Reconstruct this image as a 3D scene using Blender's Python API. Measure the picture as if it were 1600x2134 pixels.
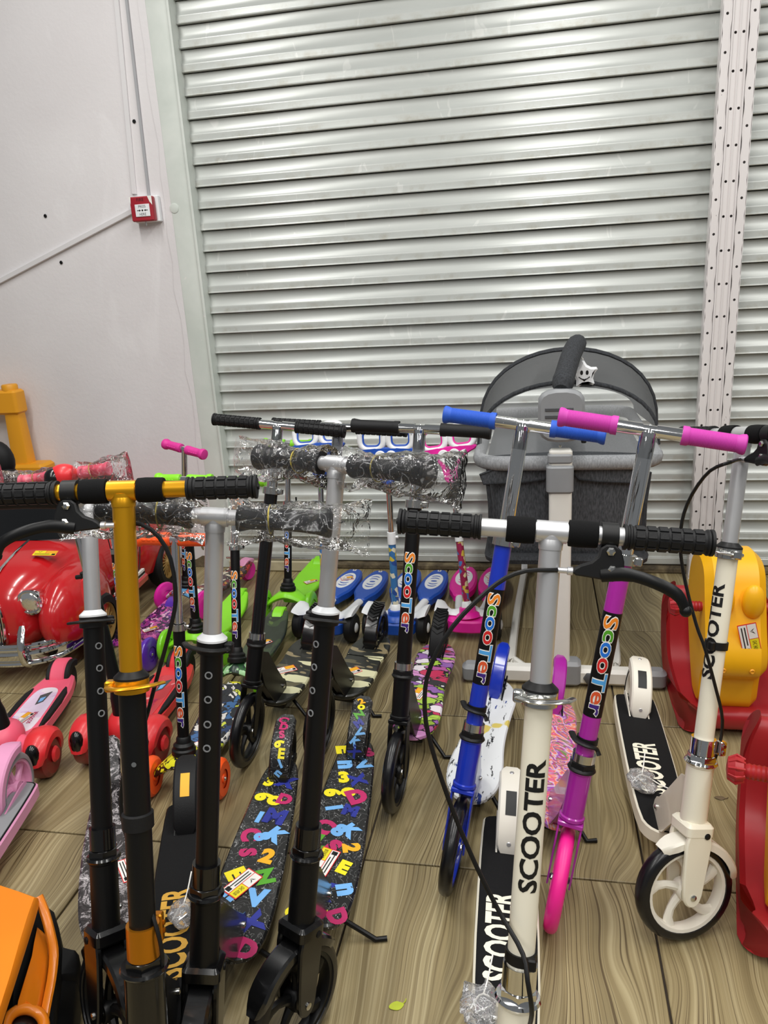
import bpy, bmesh, math, random
from mathutils import Vector, Matrix, noise as mnoise
random.seed(7)
S = bpy.context.scene
for o in list(bpy.data.objects): bpy.data.objects.remove(o)
C = S.collection
PI = math.pi
sin, cos, rad = math.sin, math.cos, math.radians

# ------------------------------------------------------------------ camera
FPX, PITCH, ROLL, YAW, CAMH = 1619.64, 0.296135, -0.059398, -0.202958, 1.236146
_fw = Vector((sin(YAW)*cos(PITCH), cos(YAW)*cos(PITCH), -sin(PITCH)))
_rt = Vector((cos(YAW), -sin(YAW), 0)); _up = _rt.cross(_fw)
CR = _rt*cos(ROLL) + _up*sin(ROLL); CU = -_rt*sin(ROLL) + _up*cos(ROLL)
cam_d = bpy.data.cameras.new('camera'); cam = bpy.data.objects.new('camera', cam_d); C.objects.link(cam)
cam.matrix_world = Matrix(((CR.x, CU.x, -_fw.x, 0), (CR.y, CU.y, -_fw.y, 0), (CR.z, CU.z, -_fw.z, CAMH), (0, 0, 0, 1)))
cam_d.sensor_fit = 'VERTICAL'; cam_d.sensor_height = 24.0; cam_d.lens = FPX*24.0/2134.0
cam_d.clip_start = 0.02
S.camera = cam
def ray(x, y): return CR*((x-800)/FPX) - CU*((y-1067)/FPX) + _fw
def F(x, y, z=0.0):                      # pixel -> point at height z
    d = ray(x, y); return d*((z-CAMH)/d.z) + Vector((0, 0, CAMH))
def W(x, y, Y):                          # pixel -> point in the upright plane at depth Y
    d = ray(x, y); return d*(Y/d.y) + Vector((0, 0, CAMH))

# ------------------------------------------------------------------ world, lamps, exposure
wd = bpy.data.worlds.new('world'); S.world = wd; wd.use_nodes = True
bg = wd.node_tree.nodes['Background']; bg.inputs[0].default_value = (0.93, 0.97, 1.0, 1); bg.inputs[1].default_value = 0.14
def lamp(name, x, y, z, sx, sy, power):
    d = bpy.data.lights.new(name, 'AREA'); d.shape = 'RECTANGLE'; d.size = sx; d.size_y = sy; d.energy = power
    d.color = (1.0, 0.985, 0.95)
    o = bpy.data.objects.new(name, d); C.objects.link(o); o.location = (x, y, z); return o
for lx in (-1.6, 0.1, 1.8):              # rows of ceiling tubes
    for ly in (-1.4, 0.25, 1.75):
        lamp('ceiling_tube', lx, ly, 3.05, 0.16, 1.2, 19)
S.view_settings.view_transform = 'Standard'; S.view_settings.look = 'None'
S.view_settings.exposure = 0.30; S.view_settings.gamma = 1.0; S.view_settings.use_curve_mapping = False

# ------------------------------------------------------------------ materials
def lin(h):
    h = h.lstrip('#'); o = []
    for i in (0, 2, 4):
        c = int(h[i:i+2], 16)/255.0
        o.append(c/12.92 if c <= 0.04045 else ((c+0.055)/1.055)**2.4)
    return (o[0], o[1], o[2], 1.0)
MATS = {}
def mat(name, col='#808080', rough=0.5, metal=0.0, coat=0.0, var=0.0, vscale=40.0, bump=0.0, bscale=200.0, trans=0.0, alpha=1.0, spec=0.5):
    if name in MATS: return MATS[name]
    m = bpy.data.materials.new(name); m.use_nodes = True; MATS[name] = m
    nt = m.node_tree; b = nt.nodes['Principled BSDF']
    c = lin(col); b.inputs['Base Color'].default_value = c
    b.inputs['Roughness'].default_value = rough; b.inputs['Metallic'].default_value = metal
    b.inputs['Coat Weight'].default_value = coat; b.inputs['Coat Roughness'].default_value = 0.08
    b.inputs['Specular IOR Level'].default_value = spec
    if trans: b.inputs['Transmission Weight'].default_value = trans
    if alpha < 1: b.inputs['Alpha'].default_value = alpha
    tc = nt.nodes.new('ShaderNodeTexCoord')
    if var:
        n = nt.nodes.new('ShaderNodeTexNoise'); n.inputs['Scale'].default_value = vscale; n.inputs['Detail'].default_value = 4
        nt.links.new(tc.outputs['Object'], n.inputs['Vector'])
        mx = nt.nodes.new('ShaderNodeMix'); mx.data_type = 'RGBA'
        mx.inputs[6].default_value = tuple(v*(1-var) for v in c[:3])+(1,)
        mx.inputs[7].default_value = tuple(min(1, v*(1+var)) for v in c[:3])+(1,)
        nt.links.new(n.outputs['Fac'], mx.inputs[0]); nt.links.new(mx.outputs[2], b.inputs['Base Color'])
    if bump:
        n = nt.nodes.new('ShaderNodeTexNoise'); n.inputs['Scale'].default_value = bscale; n.inputs['Detail'].default_value = 3
        nt.links.new(tc.outputs['Object'], n.inputs['Vector'])
        bp = nt.nodes.new('ShaderNodeBump'); bp.inputs['Strength'].default_value = bump; bp.inputs['Distance'].default_value = 0.002
        nt.links.new(n.outputs['Fac'], bp.inputs['Height']); nt.links.new(bp.outputs['Normal'], b.inputs['Normal'])
    return m
class NT:                                # small node helper
    def __init__(s, name, rough=0.5, metal=0.0, coat=0.0):
        s.m = bpy.data.materials.new(name); s.m.use_nodes = True; MATS[name] = s.m
        s.t = s.m.node_tree; s.b = s.t.nodes['Principled BSDF']
        s.b.inputs['Roughness'].default_value = rough; s.b.inputs['Metallic'].default_value = metal
        s.b.inputs['Coat Weight'].default_value = coat; s.b.inputs['Coat Roughness'].default_value = 0.08
    def n(s, kind, **kw):
        nd = s.t.nodes.new('ShaderNode'+kind)
        for k, v in kw.items():
            if hasattr(nd, k): setattr(nd, k, v)
            else: nd.inputs[k.replace('_', ' ')].default_value = v
        return nd
    def l(s, a, b): s.t.links.new(a, b)
    def coord(s, scale=(1, 1, 1), rot=(0, 0, 0), rnd=False):
        tc = s.n('TexCoord'); mp = s.n('Mapping'); mp.inputs['Scale'].default_value = scale; mp.inputs['Rotation'].default_value = rot
        s.l(tc.outputs['Object'], mp.inputs['Vector'])
        if rnd:
            oi = s.n('ObjectInfo'); mu = s.n('Math', operation='MULTIPLY'); mu.inputs[1].default_value = 57.0
            s.l(oi.outputs['Random'], mu.inputs[0]); cb = s.n('CombineXYZ'); s.l(mu.outputs[0], cb.inputs[0]); s.l(mu.outputs[0], cb.inputs[2])
            s.l(cb.outputs[0], mp.inputs['Location'])
        return mp.outputs['Vector']
    def noise(s, vec, scale, detail=3.0, rough=0.5, dist=0.0):
        nd = s.n('TexNoise'); nd.inputs['Scale'].default_value = scale; nd.inputs['Detail'].default_value = detail
        nd.inputs['Roughness'].default_value = rough; nd.inputs['Distortion'].default_value = dist; s.l(vec, nd.inputs['Vector']); return nd
    def ramp(s, fac, stops, const=False):
        nd = s.n('ValToRGB'); r = nd.color_ramp
        if const: r.interpolation = 'CONSTANT'
        while len(r.elements) < len(stops): r.elements.new(0.5)
        for e, (p, c) in zip(r.elements, stops): e.position = p; e.color = lin(c) if isinstance(c, str) else c
        s.l(fac, nd.inputs['Fac']); return nd.outputs['Color']
    def mix(s, fac, a, b):
        nd = s.n('Mix'); nd.data_type = 'RGBA'
        for i, v in ((0, fac), (6, a), (7, b)):
            if isinstance(v, str): nd.inputs[i].default_value = lin(v)
            elif isinstance(v, (int, float, tuple)): nd.inputs[i].default_value = v
            else: s.l(v, nd.inputs[i])
        return nd.outputs[2]
    def col(s, c): s.l(c, s.b.inputs['Base Color']); return s.m
    def bump(s, h, st=0.3, d=0.002):
        bp = s.n('Bump'); bp.inputs['Strength'].default_value = st; bp.inputs['Distance'].default_value = d
        s.l(h, bp.inputs['Height']); s.l(bp.outputs['Normal'], s.b.inputs['Normal'])
BW = [(0.0, (0, 0, 0, 1)), (1.0, (1, 1, 1, 1))]
def thr(t, a, b=None, inv=False):        # soft threshold ramp stops
    b = a+0.02 if b is None else b
    c0, c1 = ((1, 1, 1, 1), (0, 0, 0, 1)) if inv else ((0, 0, 0, 1), (1, 1, 1, 1))
    return [(a, c0), (b, c1)]

black_gloss = mat('black_gloss_paint', '#0b0b0c', 0.22, 0, 0.3, 0.1)
black_satin = mat('black_satin_paint', '#0c0c0d', 0.40, 0, 0, 0.1, spec=0.3)
black_plastic = mat('black_plastic', '#0e0e0f', 0.48, 0, 0, 0.1, spec=0.35)
rubber = mat('black_rubber', '#101012', 0.6, 0, 0, 0.15, 60, 0.15, 300, spec=0.35)
tyre_gloss = mat('black_tyre_gloss', '#101013', 0.28, 0, 0, 0.1)
foam = mat('black_foam', '#0e0e0f', 0.9, 0, 0, 0.15, 300, 0.3, 900, spec=0.2)
chrome = mat('chrome', '#e6e6e6', 0.08, 1.0, 0, 0.03, 20)
steel = mat('bright_steel', '#cfcfcc', 0.2, 1.0, 0, 0.05, 30)
alu = mat('brushed_aluminium', '#d6d6d8', 0.36, 0.72, 0, 0.05, 25)
gold = mat('gold_anodised', '#e0a21c', 0.3, 0.75, 0, 0.05, 25)
orange_ano = mat('orange_anodised', '#c8801a', 0.28, 0.8, 0, 0.05, 25)
cream = mat('cream_paint', '#efe9d6', 0.3, 0, 0.3, 0.03, 12)
creamp = mat('cream_plastic', '#ece7da', 0.42, 0, 0, 0.03, 12)
blue_paint = mat('blue_paint', '#1633b4', 0.28, 0, 0.4, 0.06)
blue_grip = mat('blue_rubber', '#2358c4', 0.6, 0, 0, 0.06)
mag_paint = mat('magenta_paint', '#a8249c', 0.28, 0, 0.4, 0.06)
mag_grip = mat('magenta_rubber', '#c53aa6', 0.6, 0, 0, 0.06)
hot_pink = mat('hot_pink_rubber', '#f0218f', 0.4, 0, 0, 0.06)
white_pl = mat('white_plastic', '#eef0f2', 0.35, 0, 0, 0.03)
white_print = mat('white_print', '#f4f2ec', 0.5, 0, 0, 0.02)
black_print = mat('black_print', '#0a0a0b', 0.5, 0, 0, 0.05)
gold_print = mat('gold_print', '#d2a03a', 0.6, 0, 0, 0.2, 60)
cream_print = mat('cream_print', '#f1ecd9', 0.6, 0, 0, 0.08, 60)
grey_pl = mat('grey_plastic', '#8b8d90', 0.45, 0, 0, 0.05)
dgrey_pl = mat('dark_grey_plastic', '#4c4d50', 0.5, 0, 0, 0.05)
red_pl = mat('red_plastic', '#a61f27', 0.42, 0, 0, 0.06, 8)
red_gloss = mat('red_gloss_plastic', '#c41f24', 0.2, 0, 0.5, 0.05, 8)
fat_red = mat('bright_red_plastic', '#e02f35', 0.35, 0, 0.1, 0.05)
coral = mat('coral_pink_plastic', '#f2607c', 0.4, 0, 0, 0.05)
lpink = mat('light_pink_plastic', '#e59cc2', 0.4, 0, 0, 0.04)
yellow_pl = mat('yellow_plastic', '#f3b416', 0.38, 0, 0, 0.05, 8)
amber_pl = mat('amber_plastic', '#e8a01f', 0.45, 0, 0, 0.06, 8)
orange_pl = mat('orange_plastic', '#f58a1c', 0.32, 0, 0.2, 0.05, 8)
orange_wh = mat('orange_rubber', '#ff5a1e', 0.38, 0, 0, 0.05)
lime = mat('lime_plastic', '#8fe52a', 0.38, 0, 0, 0.05)
lime_wh = mat('lime_wheel_plastic', '#7ed321', 0.3, 0, 0.2, 0.12, 30)
pink_wh = mat('pink_wheel_plastic', '#e426a4', 0.3, 0, 0.2, 0.1, 30)
purple_wh = mat('purple_wheel_plastic', '#5a2aa8', 0.28, 0, 0.2, 0.15, 30)
frog_blue = mat('frog_blue_plastic', '#1f52b5', 0.38, 0, 0, 0.05)
frog_pink = mat('frog_pink_plastic', '#e8209f', 0.38, 0, 0, 0.05)
yellow_print = mat('yellow_print', '#f4e321', 0.5, 0, 0, 0.03)
amber_print = mat('amber_print', '#f3b222', 0.5, 0, 0, 0.03)
red_print = mat('red_print', '#e0312f', 0.5, 0, 0, 0.03)
sky_print = mat('sky_print', '#79b6ef', 0.4, 0, 0, 0.05)
berry_print = mat('berry_print', '#c02a68', 0.4, 0, 0, 0.05)
green_print = mat('green_print', '#57a52e', 0.4, 0, 0, 0.05)
navy_print = mat('navy_print', '#2b3493', 0.4, 0, 0, 0.05)
blue_print = mat('blue_print', '#1f72d6', 0.4, 0, 0, 0.05)
lblue_print = mat('light_blue_print', '#4fa3e6', 0.4, 0, 0, 0.05)
orange_print = mat('orange_print', '#f08a24', 0.4, 0, 0, 0.05)
rust_print = mat('rust_print', '#d8552a', 0.4, 0, 0, 0.05)
redl_print = mat('letter_red_print', '#d42222', 0.4, 0, 0, 0.05)
purple_print = mat('purple_print', '#3b1f7a', 0.4, 0, 0, 0.05)
lgreen_print = mat('letter_green_print', '#4f9e22', 0.4, 0, 0, 0.05)
grip_tape = mat('black_grip_tape', '#19191a', 0.9, 0, 0, 0.25, 500, 0.6, 900, spec=0.2)
conc_band = mat('rubber_band', '#b8a53c', 0.5, 0, 0, 0.05)
gold_spoke = mat('gold_wheel_plastic', '#b9975a', 0.35, 0.3, 0, 0.05)
glass_dark = mat('dark_windscreen', '#08090b', 0.12, 0, 0.5, 0.05)

def film_mat(name, tint, a):
    n = NT(name); t = n.t
    out = t.nodes['Material Output']; tr = n.n('BsdfTransparent'); gl = n.n('BsdfGlossy'); gl.inputs['Roughness'].default_value = 0.07
    tr.inputs[0].default_value = tint; gl.inputs[0].default_value = (0.95, 0.95, 0.95, 1)
    df = n.n('BsdfDiffuse'); df.inputs[0].default_value = (0.72, 0.72, 0.74, 1)
    v = n.coord(); ns = n.noise(v, 38, 3, 0.55, 1.0)
    bp = n.n('Bump'); bp.inputs['Strength'].default_value = 1.0; bp.inputs['Distance'].default_value = 0.010
    n.l(ns.outputs['Fac'], bp.inputs['Height']); n.l(bp.outputs['Normal'], gl.inputs['Normal'])
    rd = n.noise(n.coord((1, 1, 1)), 24, 2, 0.5, 1.2); sb = n.n('Math', operation='SUBTRACT'); sb.inputs[1].default_value = 0.5; n.l(rd.outputs['Fac'], sb.inputs[0])
    ab = n.n('Math', operation='ABSOLUTE'); n.l(sb.outputs[0], ab.inputs[0])
    cr = n.ramp(ab.outputs[0], [(0.0, (min(1, a*14), min(1, a*14), min(1, a*14), 1)), (0.012, (a, a, a, 1))])   # thin white streaks painted into the film colour as highlights on its wrinkles
    m1 = n.n('MixShader'); n.l(cr, m1.inputs[0]); n.l(tr.outputs[0], m1.inputs[1]); n.l(df.outputs[0], m1.inputs[2])
    m2 = n.n('MixShader'); fr = n.n('Fresnel'); fr.inputs[0].default_value = 1.5; n.l(bp.outputs['Normal'], fr.inputs['Normal'])
    ad = n.n('Math', operation='ADD'); ad.inputs[1].default_value = 0.015; n.l(fr.outputs[0], ad.inputs[0])
    n.l(ad.outputs[0], m2.inputs[0]); n.l(m1.outputs[0], m2.inputs[1]); n.l(gl.outputs[0], m2.inputs[2])
    n.l(m2.outputs[0], out.inputs['Surface']); return n.m
film = film_mat('clear_plastic_film', (0.98, 0.98, 0.98, 1), 0.026)
bag_film = film_mat('clear_bag_plastic', (0.96, 0.96, 0.96, 1), 0.20)

def m_net():
    n = NT('net_fabric', 0.8); t = n.t; n.b.inputs['Base Color'].default_value = lin('#b9bbbc')
    out = t.nodes['Material Output']; tr = n.n('BsdfTransparent'); mx = n.n('MixShader'); mx.inputs[0].default_value = 0.24
    n.l(tr.outputs[0], mx.inputs[1]); n.l(n.b.outputs[0], mx.inputs[2]); n.l(mx.outputs[0], out.inputs['Surface']); return n.m
net = m_net()
def m_felt(name, c1, c2, scale=260):
    n = NT(name, 0.95); v = n.coord((1, 1, 0.25)); a = n.noise(v, scale, 3); c = n.ramp(a.outputs['Fac'], [(0.35, c1), (0.65, c2)])
    n.bump(a.outputs['Fac'], 0.25); return n.col(c)
felt = m_felt('grey_melange_fabric', '#3a3d41', '#585b60'); felt_dark = m_felt('dark_melange_fabric', '#26282b', '#3a3c40'); felt_lt = m_felt('light_grey_fabric', '#85878a', '#9c9ea1')

def m_tile():
    n = NT('wood_look_tile', 0.40)
    v = n.coord((1, 1, 1), rnd=True)
    sep = n.n('SeparateXYZ'); n.l(v, sep.inputs[0])
    big = n.noise(n.coord((1.3, 0.55, 1), rnd=True), 3.0, 1.5, 0.45)
    mid = n.noise(n.coord((1.0, 0.22, 1), rnd=True), 11.0, 1.0, 0.4)
    def madd(a, k, b):
        m = n.n('Math', operation='MULTIPLY_ADD'); n.l(a, m.inputs[0]); m.inputs[1].default_value = k; n.l(b, m.inputs[2]); return m.outputs[0]
    g = madd(big.outputs['Fac'], 0.22, sep.outputs['X']); g = madd(mid.outputs['Fac'], 0.03, g)
    def stripe(freq, det, rough):
        nd = n.n('TexNoise', noise_dimensions='1D'); nd.inputs['Scale'].default_value = freq; nd.inputs['Detail'].default_value = det; nd.inputs['Roughness'].default_value = rough; n.l(g, nd.inputs['W']); return nd.outputs['Fac']
    tone = stripe(17, 2, 0.6); band = stripe(120, 3, 0.7); line = stripe(300, 1, 0.5)
    c = n.ramp(tone, [(0.28, '#877957'), (0.5, '#9a8b66'), (0.72, '#ac9e79')])
    c = n.mix(n.ramp(band, [(0.38, (0.5, 0.5, 0.5, 1)), (0.56, (0, 0, 0, 1))]), c, '#766645')
    c = n.mix(n.ramp(band, [(0.56, (0, 0, 0, 1)), (0.70, (0.45, 0.45, 0.45, 1))]), c, '#bdb08c')
    lm = n.ramp(line, [(0.37, (0.85, 0.85, 0.85, 1)), (0.44, (0, 0, 0, 1))]); msk = n.noise(n.coord((2.2, 0.5, 1), rnd=True), 4, 2)
    mu = n.n('Math', operation='MULTIPLY'); n.l(lm, mu.inputs[0]); n.l(n.ramp(msk.outputs['Fac'], [(0.38, (0.1, 0.1, 0.1, 1)), (0.62, (1, 1, 1, 1))]), mu.inputs[1])
    c = n.mix(mu.outputs[0], c, '#54442c')
    n.bump(line, 0.03); return n.col(c)
tile_m = m_tile()
grout_m = mat('dark_grout', '#3a3026', 0.9, 0, 0, 0.2, 60)
def m_wall():
    n = NT('white_emulsion_wall', 0.75); v = n.coord()
    a = n.noise(v, 1.6, 4, 0.55, 0.3); c = n.ramp(a.outputs['Fac'], [(0.3, '#dcd8d9'), (0.7, '#e8e5e6')])
    p = n.noise(n.coord((3, 1, 0.9)), 1.5, 5, 0.6, 1.0)
    c = n.mix(n.ramp(p.outputs['Fac'], [(0.60, (0, 0, 0, 1)), (0.66, (0.3, 0.3, 0.3, 1))]), c, '#efedee')
    b = n.noise(v, 60, 5, 0.6); n.bump(b.outputs['Fac'], 0.25, 0.003); return n.col(c)
wall_m = m_wall()
def m_frame():
    n = NT('pale_green_frame_paint', 0.45); v = n.coord()
    a = n.noise(v, 5, 5, 0.6, 0.4); c = n.ramp(a.outputs['Fac'], [(0.35, '#cdd4cd'), (0.65, '#dbe0da')])
    e = n.noise(v, 24, 5, 0.7); c = n.mix(n.ramp(e.outputs['Fac'], [(0.70, (0, 0, 0, 1)), (0.74, (0.8, 0.8, 0.8, 1))]), c, '#e9e8e4')
    return n.col(c)
frame_m = m_frame()
def m_slat():
    n = NT('painted_shutter_slat', 0.30, 0.12)
    tc = n.n('TexCoord'); sp = n.n('SeparateXYZ'); n.l(tc.outputs['Object'], sp.inputs[0])
    v = n.coord((1, 1, 4), rnd=True)
    a = n.noise(v, 2.0, 5, 0.6, 0.4); b = n.noise(n.coord((1, 1, 1), rnd=True), 12, 6, 0.7)
    base = n.ramp(a.outputs['Fac'], [(0.3, '#bdc1bd'), (0.7, '#cacdc9')])
    # grime settles on the lower lip of every slat, broken up by noise
    mr = n.n('MapRange'); mr.inputs[1].default_value = -0.050; mr.inputs[2].default_value = -0.066; n.l(sp.outputs['Z'], mr.inputs[0])
    st = n.ramp(b.outputs['Fac'], [(0.48, (0, 0, 0, 1)), (0.72, (0.5, 0.5, 0.5, 1))])
    mu = n.n('Math', operation='MULTIPLY'); n.l(mr.outputs[0], mu.inputs[0]); n.l(st, mu.inputs[1])
    c = n.mix(mu.outputs[0], base, '#9a917a')
    sk = n.noise(n.coord((1, 1, 0.3), rnd=True), 7, 3, 0.8, 1.5)
    c = n.mix(n.ramp(sk.outputs['Fac'], [(0.66, (0, 0, 0, 1)), (0.68, (0.35, 0.35, 0.35, 1))]), c, '#e6e6e2')
    return n.col(c)
slat_m = m_slat()
def m_post():
    n = NT('chipped_white_paint', 0.4); v = n.coord((1, 1, 0.35)); a = n.noise(v, 38, 5, 0.65)
    c = n.mix(n.ramp(a.outputs['Fac'], [(0.70, (0, 0, 0, 1)), (0.715, (1, 1, 1, 1))]), '#e5e0df', '#5a5450')
    b = n.noise(n.coord((1, 1, 0.3)), 6, 3); c2 = n.mix(n.ramp(b.outputs['Fac'], [(0.4, (0, 0, 0, 1)), (0.7, (0.25, 0.25, 0.25, 1))]), c, '#cfc9c8')
    return n.col(c2)
post_m = m_post()
def m_conc():
    n = NT('dirty_concrete', 0.9); v = n.coord(); a = n.noise(v, 14, 6, 0.65, 0.5)
    c = n.ramp(a.outputs['Fac'], [(0.3, '#3d3529'), (0.5, '#6a5d47'), (0.72, '#8d8163')]); n.bump(a.outputs['Fac'], 0.5, 0.006); return n.col(c)
conc_m = m_conc()
block_m = mat('cream_stone', '#b9b092', 0.8, 0, 0, 0.22, 25, 0.3, 60)

# printed deck patterns
def m_camo(name, cols, stretch=(0.55, 1.5, 1), scale=11.0):
    n = NT(name, 0.4, 0, 0.2); v = n.coord(stretch); a = n.noise(v, scale, 2.5, 0.5, 0.9); b = n.noise(v, scale*0.8, 2.5, 0.5, 0.9)
    mp = b.inputs['Vector'].links[0].from_node
    c = n.ramp(a.outputs['Fac'], [(0.0, cols[1]), (0.36, cols[0]), (0.56, cols[2])], True)
    off = n.n('VectorMath', operation='ADD'); off.inputs[1].default_value = (3.1, 7.7, 1.3); n.l(v, off.inputs[0]); n.l(off.outputs[0], b.inputs['Vector'])
    c = n.mix(n.ramp(b.outputs['Fac'], thr(0, 0.63, 0.635)), c, cols[3]); return n.col(c)
camo = m_camo('camouflage_print', ['#23241e', '#8f8161', '#dcd9b0', '#5d573f'])
green_camo = m_camo('dark_green_print', ['#2b3327', '#1c211b', '#3a4a2e', '#556b35'], (1, 0.6, 1), 14)
def m_vor(name, cols, scale=22, line=None, dist=0.35, ns=9, stretch=(1, 1, 1), rough=0.4):
    n = NT(name, rough, 0, 0.25); v = n.coord(stretch); w = n.noise(v, ns, 3, 0.6)
    sc = n.n('VectorMath', operation='SCALE'); n.l(w.outputs['Color'], sc.inputs[0]); sc.inputs['Scale'].default_value = dist
    ad = n.n('VectorMath', operation='ADD'); n.l(v, ad.inputs[0]); n.l(sc.outputs[0], ad.inputs[1])
    vo = n.n('TexVoronoi'); vo.inputs['Scale'].default_value = scale; n.l(ad.outputs[0], vo.inputs['Vector'])
    sp = n.n('SeparateXYZ'); n.l(vo.outputs['Color'], sp.inputs[0])
    k = len(cols); c = n.ramp(sp.outputs[0], [(i/k, cc) for i, cc in enumerate(cols)], True)
    if line:
        ve = n.n('TexVoronoi', feature='DISTANCE_TO_EDGE'); ve.inputs['Scale'].default_value = scale; n.l(ad.outputs[0], ve.inputs['Vector'])
        c = n.mix(n.ramp(ve.outputs['Distance'], [(line[0], (1, 1, 1, 1)), (line[0]+0.02, (0, 0, 0, 1))]), c, line[1])
    return n.col(c)
graffiti = m_vor('graffiti_print', ['#b05a9a', '#e8dfe6', '#8fae32', '#c03058', '#d48fc8', '#2c2a2e', '#a7c94a', '#8f5fa8'], 30, (0.05, '#1d1a20'), 0.12, 12, (0.7, 1.3, 1))
galaxy = m_vor('purple_print_pattern', ['#3c1650', '#8d2a7c', '#d05aa6', '#2a1038', '#6a2f86', '#f0b8d8'], 60, None, 0.12, 26, (1, 0.8, 1), 0.25)
comic_red = m_vor('red_comic_print', ['#a8322c', '#3a2b2a', '#d8d0b8', '#7a2430', '#c98a3a', '#574046'], 45, (0.04, '#171314'), 0.1, 14)
comic_yel = m_vor('yellow_comic_print', ['#ece628', '#f2efe6', '#15140f', '#e9e2d0', '#f4ec38'], 30, (0.05, '#0e0d0c'), 0.16, 12)
comic_blue = m_vor('blue_comic_print', ['#26406e', '#1b1f2c', '#e6e2dc', '#3a6aa0', '#d8e04a', '#20242c'], 34, (0.05, '#0f1116'), 0.18, 12)
stem_blue = m_vor('blue_stem_print', ['#3c78b4', '#3c78b4', '#3c78b4', '#e8e2c8', '#3c78b4', '#d8c34a', '#3c78b4', '#2a4f9a'], 70, None, 0.02, 20)
stem_pink = m_vor('berry_stem_print', ['#9c1f4e', '#9c1f4e', '#9c1f4e', '#e8d8a8', '#9c1f4e', '#d8b84a', '#9c1f4e', '#4a7ab8'], 70, None, 0.02, 20)
def m_bw():
    n = NT('black_white_print', 0.3, 0, 0.3); v = n.coord(); a = n.noise(v, 26, 6, 0.7, 2.2)
    c = n.ramp(a.outputs['Fac'], [(0.0, '#191717'), (0.44, '#3f3b3c'), (0.48, '#171516'), (0.52, '#b9b2b4'), (0.56, '#2a2628'), (0.60, '#d6d0d2')], True); return n.col(c)
bw_print = m_bw()
def m_doodle():
    n = NT('black_doodle_print', 0.32, 0, 0.3); v = n.coord(); a = n.noise(v, 34, 2, 0.5, 1.8)
    s = n.n('Math', operation='SUBTRACT'); s.inputs[1].default_value = 0.5; n.l(a.outputs['Fac'], s.inputs[0])
    ab = n.n('Math', operation='ABSOLUTE'); n.l(s.outputs[0], ab.inputs[0])
    c = n.mix(n.ramp(ab.outputs[0], [(0.004, (0.45, 0.45, 0.45, 1)), (0.010, (0, 0, 0, 1))]), '#1a1a1b', '#c8c8c8')
    vo = n.n('TexVoronoi'); vo.inputs['Scale'].default_value = 110; n.l(v, vo.inputs['Vector'])
    c = n.mix(n.ramp(vo.outputs['Distance'], [(0.10, (0.9, 0.9, 0.9, 1)), (0.14, (0, 0, 0, 1))]), c, '#d8d8da'); return n.col(c)
doodle = m_doodle()
def m_splat():
    n = NT('white_brushstroke_print', 0.35, 0, 0.2)
    a = n.noise(n.coord((2.6, 0.55, 1), (0, 0, 0.9)), 20, 5, 0.75, 0.4); c = n.mix(n.ramp(a.outputs['Fac'], thr(0, 0.585, 0.60)), '#e6e9ec', '#1b1c20')
    b = n.noise(n.coord((2.2, 0.7, 1), (0, 0, 0.7)), 13, 4, 0.7); c = n.mix(n.ramp(b.outputs['Fac'], thr(0, 0.63, 0.64)), c, '#26408c')
    d = n.noise(n.coord((1, 1, 1), (0, 0, 0.3)), 13, 2, 0.4); c = n.mix(n.ramp(d.outputs['Fac'], thr(0, 0.67, 0.68)), c, '#dcc86a'); return n.col(c)
splat = m_splat()
def m_swirl():
    n = NT('rainbow_swirl_print', 0.32, 0, 0.25); v = n.coord(); a = n.noise(v, 10, 2, 0.5, 3.2)
    mu = n.n('Math', operation='MULTIPLY'); mu.inputs[1].default_value = 5.0; n.l(a.outputs['Fac'], mu.inputs[0])
    fr = n.n('Math', operation='FRACT'); n.l(mu.outputs[0], fr.inputs[0])
    return n.col(n.ramp(fr.outputs[0], [(0.0, '#d8508a'), (0.18, '#f0905a'), (0.32, '#e8c8d8'), (0.48, '#9a58b8'), (0.62, '#c84a70'), (0.78, '#5a9a50'), (0.9, '#e88ab0'), (1.0, '#d8508a')]))
swirl = m_swirl()
panel_print = m_vor('lilac_panel_print', ['#e6cfe8', '#f0e4f0', '#e8d6ee', '#d8b8e0', '#f2e6f0'], 12, None, 0.3, 6)
panel_red = m_vor('red_panel_print', ['#d8383e', '#e85a5c', '#c82a34', '#f0a0a0', '#d03a44'], 12, None, 0.3, 6)

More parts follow.
